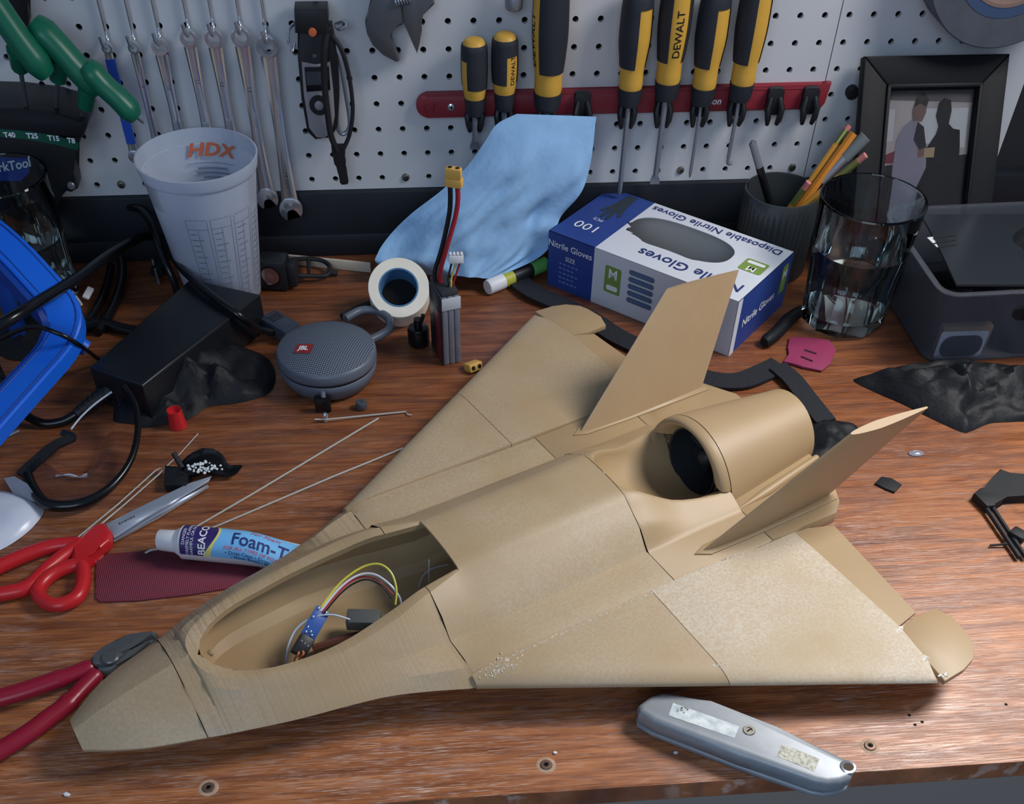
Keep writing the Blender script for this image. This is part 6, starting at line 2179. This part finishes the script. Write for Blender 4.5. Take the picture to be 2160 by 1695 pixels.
# ---- utility knife
KN = mat('cast_silver', (150, 155, 160), 0.46, 0.35, vary=0.06, vscale=120)
kz = 0.0205
kp = [tz(u, v, kz) for u, v in ((1346, 1484), (1372, 1464), (1398, 1457), (1432, 1460), (1500, 1478), (1640, 1533), (1786, 1597), (1801, 1608), (1805, 1620), (1798, 1636), (1776, 1646), (1748, 1650), (1720, 1645), (1560, 1588), (1380, 1520), (1348, 1500))]
uk = thing('utility_knife', 'silver metal utility knife with worn stickers at the bench front', 'utility knife', sum(kp, Vector()) / len(kp) - Vector((0, 0, kz)))
G().prism([(q.x, q.y) for q in kp], 0.0004, 0.0056, 0.0022, seg=3).build('lower_shell', KN, uk)
G().prism([(q.x, q.y) for q in kp], 0.0058, kz, 0.0045, seg=4).build('upper_shell', KN, uk)


def sticker(px, nm, m_, z=kz + 0.0002):
    q = [tz(u, v, z) for u, v in px]
    return G().add(q, [list(range(len(q)))]).build(nm, m_, uk)


sticker(((1420, 1482), (1560, 1531), (1549, 1556), (1410, 1508)), 'sticker', mat('worn_sticker', (224, 230, 226), 0.5, vary=0.2, vscale=160, col2=(170, 182, 188)))
sticker(((1650, 1568), (1729, 1600), (1718, 1626), (1639, 1594)), 'sticker', mat('peeled_sticker', (214, 214, 202), 0.6, vary=0.5, vscale=420, col2=(138, 134, 112)))
rk = random.Random(4)
for k in range(14):
    u, v = 1428 + rk.random() * 42, 1490 + rk.random() * 18
    G().add([tz(u + rk.uniform(-3, 3), v + rk.uniform(-2, 2), kz + 0.0004) for _ in range(4)], [[0, 1, 2], [0, 2, 3]]).build('stain', mat('sticker_stain', (108, 104, 84), 0.7), uk)
p = tz(1580, 1540, kz)
so_ = G().lathe([(0, 0.0002), (0.0022, 0.0002), (0.0024, 0.0008), (0.0042, 0.0008), (0.0047, 0.0)], 22, Matrix.Translation(p)).build('screw', SCREWM, uk)
G().box((0, 0, 0.0006), (0.0044, 0.0008, 0.0006), 0, Matrix.Translation(p) @ rotz(0.5)).build('screw_slot', HOLE, so_)
p = tz(1789, 1617, kz)
ho_ = G().lathe([(0.0033, 0.0002), (0.0040, 0.0007), (0.0054, 0.0006), (0.0060, 0)], 24, Matrix.Translation(p)).build('lanyard_eyelet', CHROME, uk)
G().lathe([(0, 0.0001), (0.0034, 0.0001)], 18, Matrix.Translation(p + Vector((0, 0, 0.0002)))).build('eyelet_hole', mat('brown_hole', (72, 56, 44), 0.8), ho_)
G().tube(curve([tz(1376, 1512, 0.011), tz(1392, 1506, 0.013), tz(1402, 1520, 0.012), tz(1412, 1538, 0.011)], 4), 0.0012, 6).build('nose_cutout', DARKSTEEL, uk)
q0, q1 = tz(1440, 1546, 0.0098), tz(1555, 1592, 0.0098)
G().box(((q1 - q0).length / 2, 0, 0), ((q1 - q0).length, 0.0010, 0.0012), 0.0002, frame(q0 + Vector((0, -0.0004, 0)), q1 - q0, (0, 0, 1))).build('slider_slot', HOLE, uk)

# ---- black cable clip at the right edge
cl_ = thing('black_clip', 'small black plastic clip with two thin rails at the right edge', 'clip', tz(2105, 1060))
G().prism([(q.x, q.y) for q in (tz(u, v, 0.006) for u, v in ((2052, 1044), (2064, 1034), (2076, 1036), (2090, 1012), (2108, 993), (2128, 1004), (2200, 1006), (2200, 1050), (2120, 1050), (2098, 1070), (2080, 1072)))], 0.0008, 0.009, 0.0015).build('block', RUBBER, cl_)
for dx in (0, 14):
    G().tube([tz(2074 + dx, 1062, 0.005), tz(2150 + dx, 1176, 0.004)], 0.0022, 6).build('rail', RUBBER, cl_)
G().box((0, 0, 0.005), (0.014, 0.012, 0.009), 0.002, Matrix.Translation(tz(2142, 1138)) @ rotz(-0.9)).build('cross_piece', RUBBER, cl_)
G().tube([tz(2088, 1150, 0.002), tz(2132, 1146, 0.004)], 0.0010, 6).build('thin_pin', RUBBER, cl_)

# bits lying about
p = tz(1932, 957)
G().lathe([(0, 0.0006), (0.006, 0.0006), (0.0062, 0.0012), (0.0045, 0.0022), (0.002, 0.0030), (0, 0.0030)], 16, Matrix.Translation(p) @ Matrix.Diagonal((1.2, 0.7, 1, 1))).single('clear_drop', mat('clear_resin', (225, 230, 245), 0.05, trans=0.8), 'small clear plastic drop on the bench right of the fin', 'scrap')
G().prism([(q.x, q.y) for q in (tz(u, v) for u, v in ((1844, 1022), (1858, 1008), (1880, 1012), (1901, 1025), (1886, 1041), (1868, 1034)))], 0.0004, 0.0022, 0.0003).single('black_chip', RUBBER, 'small torn black rubber chip on the bench right of the fin', 'scrap')
for (u, v, s_, lab) in ((1425, 1588, 3.4, 'tiny pale plastic crumb below the utility knife'), (1171, 1588, 3.0, 'tiny pale crumb behind the middle bench screw'), (142, 1676, 5.0, 'small white scrap at the lower left of the bench')):
    G().prism([(q.x, q.y) for q in (tz(u + s_ * math.cos(a) * 1.6, v + s_ * math.sin(a)) for a in (0, 1.1, 2.2, 3.3, 4.6))], 0.0003, 0.0016, 0.0003).single('plastic_crumb', WHITE, lab, 'scrap')

# ---- electronics in the open cockpit
pc0, pc1 = tz(648, 1344, 0.034), tz(682, 1284, 0.042)
pcb = thing('circuit_board', 'small blue circuit board with coloured wires standing in the cockpit', 'circuit board', pc0 - Vector((0, 0, 0.012)))
Mp = frame((pc0 + pc1) / 2, pc1 - pc0, (0.3, -0.6, 0.74))
bl_ = G().box((0, 0, 0), ((pc1 - pc0).length, 0.0115, 0.0014), 0.0002, Mp).build('board', mat('pcb_blue', (48, 86, 158), 0.35), pcb)
for k, (x, y) in enumerate(((-0.010, 0.003), (-0.010, -0.002), (-0.006, 0.0035), (0.011, 0.0035), (0.011, -0.003), (0.003, 0.004), (-0.008, 0.0))):
    G().box((x, y, 0.0012), (0.0018, 0.0014, 0.0012), 0.0002, Mp).build('solder_pad', CHROME, bl_)
Mc = frame(tz(638, 1362, 0.032), pc1 - pc0, (0.3, -0.6, 0.74))
co = G().box((0, 0, 0), (0.016, 0.0115, 0.0095), 0.0012, Mc).build('connector', BLACK, pcb)
for k in range(3):
    G().box((0.002 - 0.0005 * k, 0.003 - 0.003 * k, 0.0049), (0.0014, 0.0011, 0.0006), 0, Mc).build('contact', CHROME, co)
wy = mat('wire_yellow', (206, 200, 74), 0.4)
ww = mat('wire_white', (206, 208, 216), 0.4)
wo = mat('wire_orange', (206, 120, 72), 0.4)
wrd = mat('wire_red', (168, 42, 62), 0.4)
wbk = mat('wire_black', (26, 26, 30), 0.4)


def pw(name, px, m_, r=0.0009, parent=None):
    G().tube(curve([tz(*q) for q in px], 6), r, 6).build(name, m_, parent or pcb)


pw('yellow_wire', [(672, 1288, 0.042), (715, 1232, 0.048), (760, 1198, 0.052), (798, 1189, 0.054), (824, 1206, 0.050), (836, 1240, 0.042), (834, 1275, 0.034)], wy)
pw('white_wire', [(676, 1289, 0.042), (716, 1240, 0.046), (755, 1213, 0.048), (790, 1211, 0.048), (822, 1232, 0.044), (842, 1258, 0.036), (846, 1275, 0.030)], ww)
pw('red_wire', [(680, 1290, 0.042), (712, 1252, 0.044), (740, 1226, 0.045), (770, 1216, 0.045), (800, 1226, 0.043), (830, 1254, 0.034)], wrd, 0.0007)
pw('black_wire', [(684, 1292, 0.042), (716, 1254, 0.043), (745, 1231, 0.043), (775, 1222, 0.043), (805, 1236, 0.040), (826, 1262, 0.032)], wbk, 0.0007)
for k in range(2):
    pw('orange_wire', [(628 + 9 * k, 1370, 0.032), (630 + 10 * k, 1378, 0.034), (622 + 10 * k, 1388, 0.030), (620 + 12 * k, 1402, 0.022)], wo)
pw('brown_cord', [(660, 1366, 0.020), (720, 1348, 0.018), (790, 1330, 0.018), (850, 1318, 0.018)], mat('wire_brown', (92, 56, 46), 0.5), 0.0028)
rv = thing('radio_receiver', 'small grey radio receiver box with white antenna wire in the cockpit', 'receiver', tz(766, 1315, 0.018))
G().box((0, 0, 0.004), (0.026, 0.015, 0.010), 0.0015, Matrix.Translation(tz(768, 1314, 0.024)) @ rotz(-0.1)).build('case', mat('receiver_grey', (86, 88, 88), 0.5), rv)
pw('antenna_wire', [(604, 1396, 0.022), (608, 1362, 0.030), (626, 1325, 0.036), (660, 1302, 0.040), (700, 1296, 0.040), (738, 1306, 0.034)], mat('wire_pale_blue', (178, 190, 206), 0.4), 0.0008, rv)
pw('antenna_wire', [(884, 1240, 0.020), (892, 1216, 0.024), (910, 1200, 0.028), (945, 1190, 0.030)], mat('wire_grey', (150, 146, 142), 0.4), 0.0010, rv)
pw('antenna_tip', [(905, 1226, 0.026), (905, 1204, 0.042), (905, 1181, 0.058)], ww, 0.0005, rv)
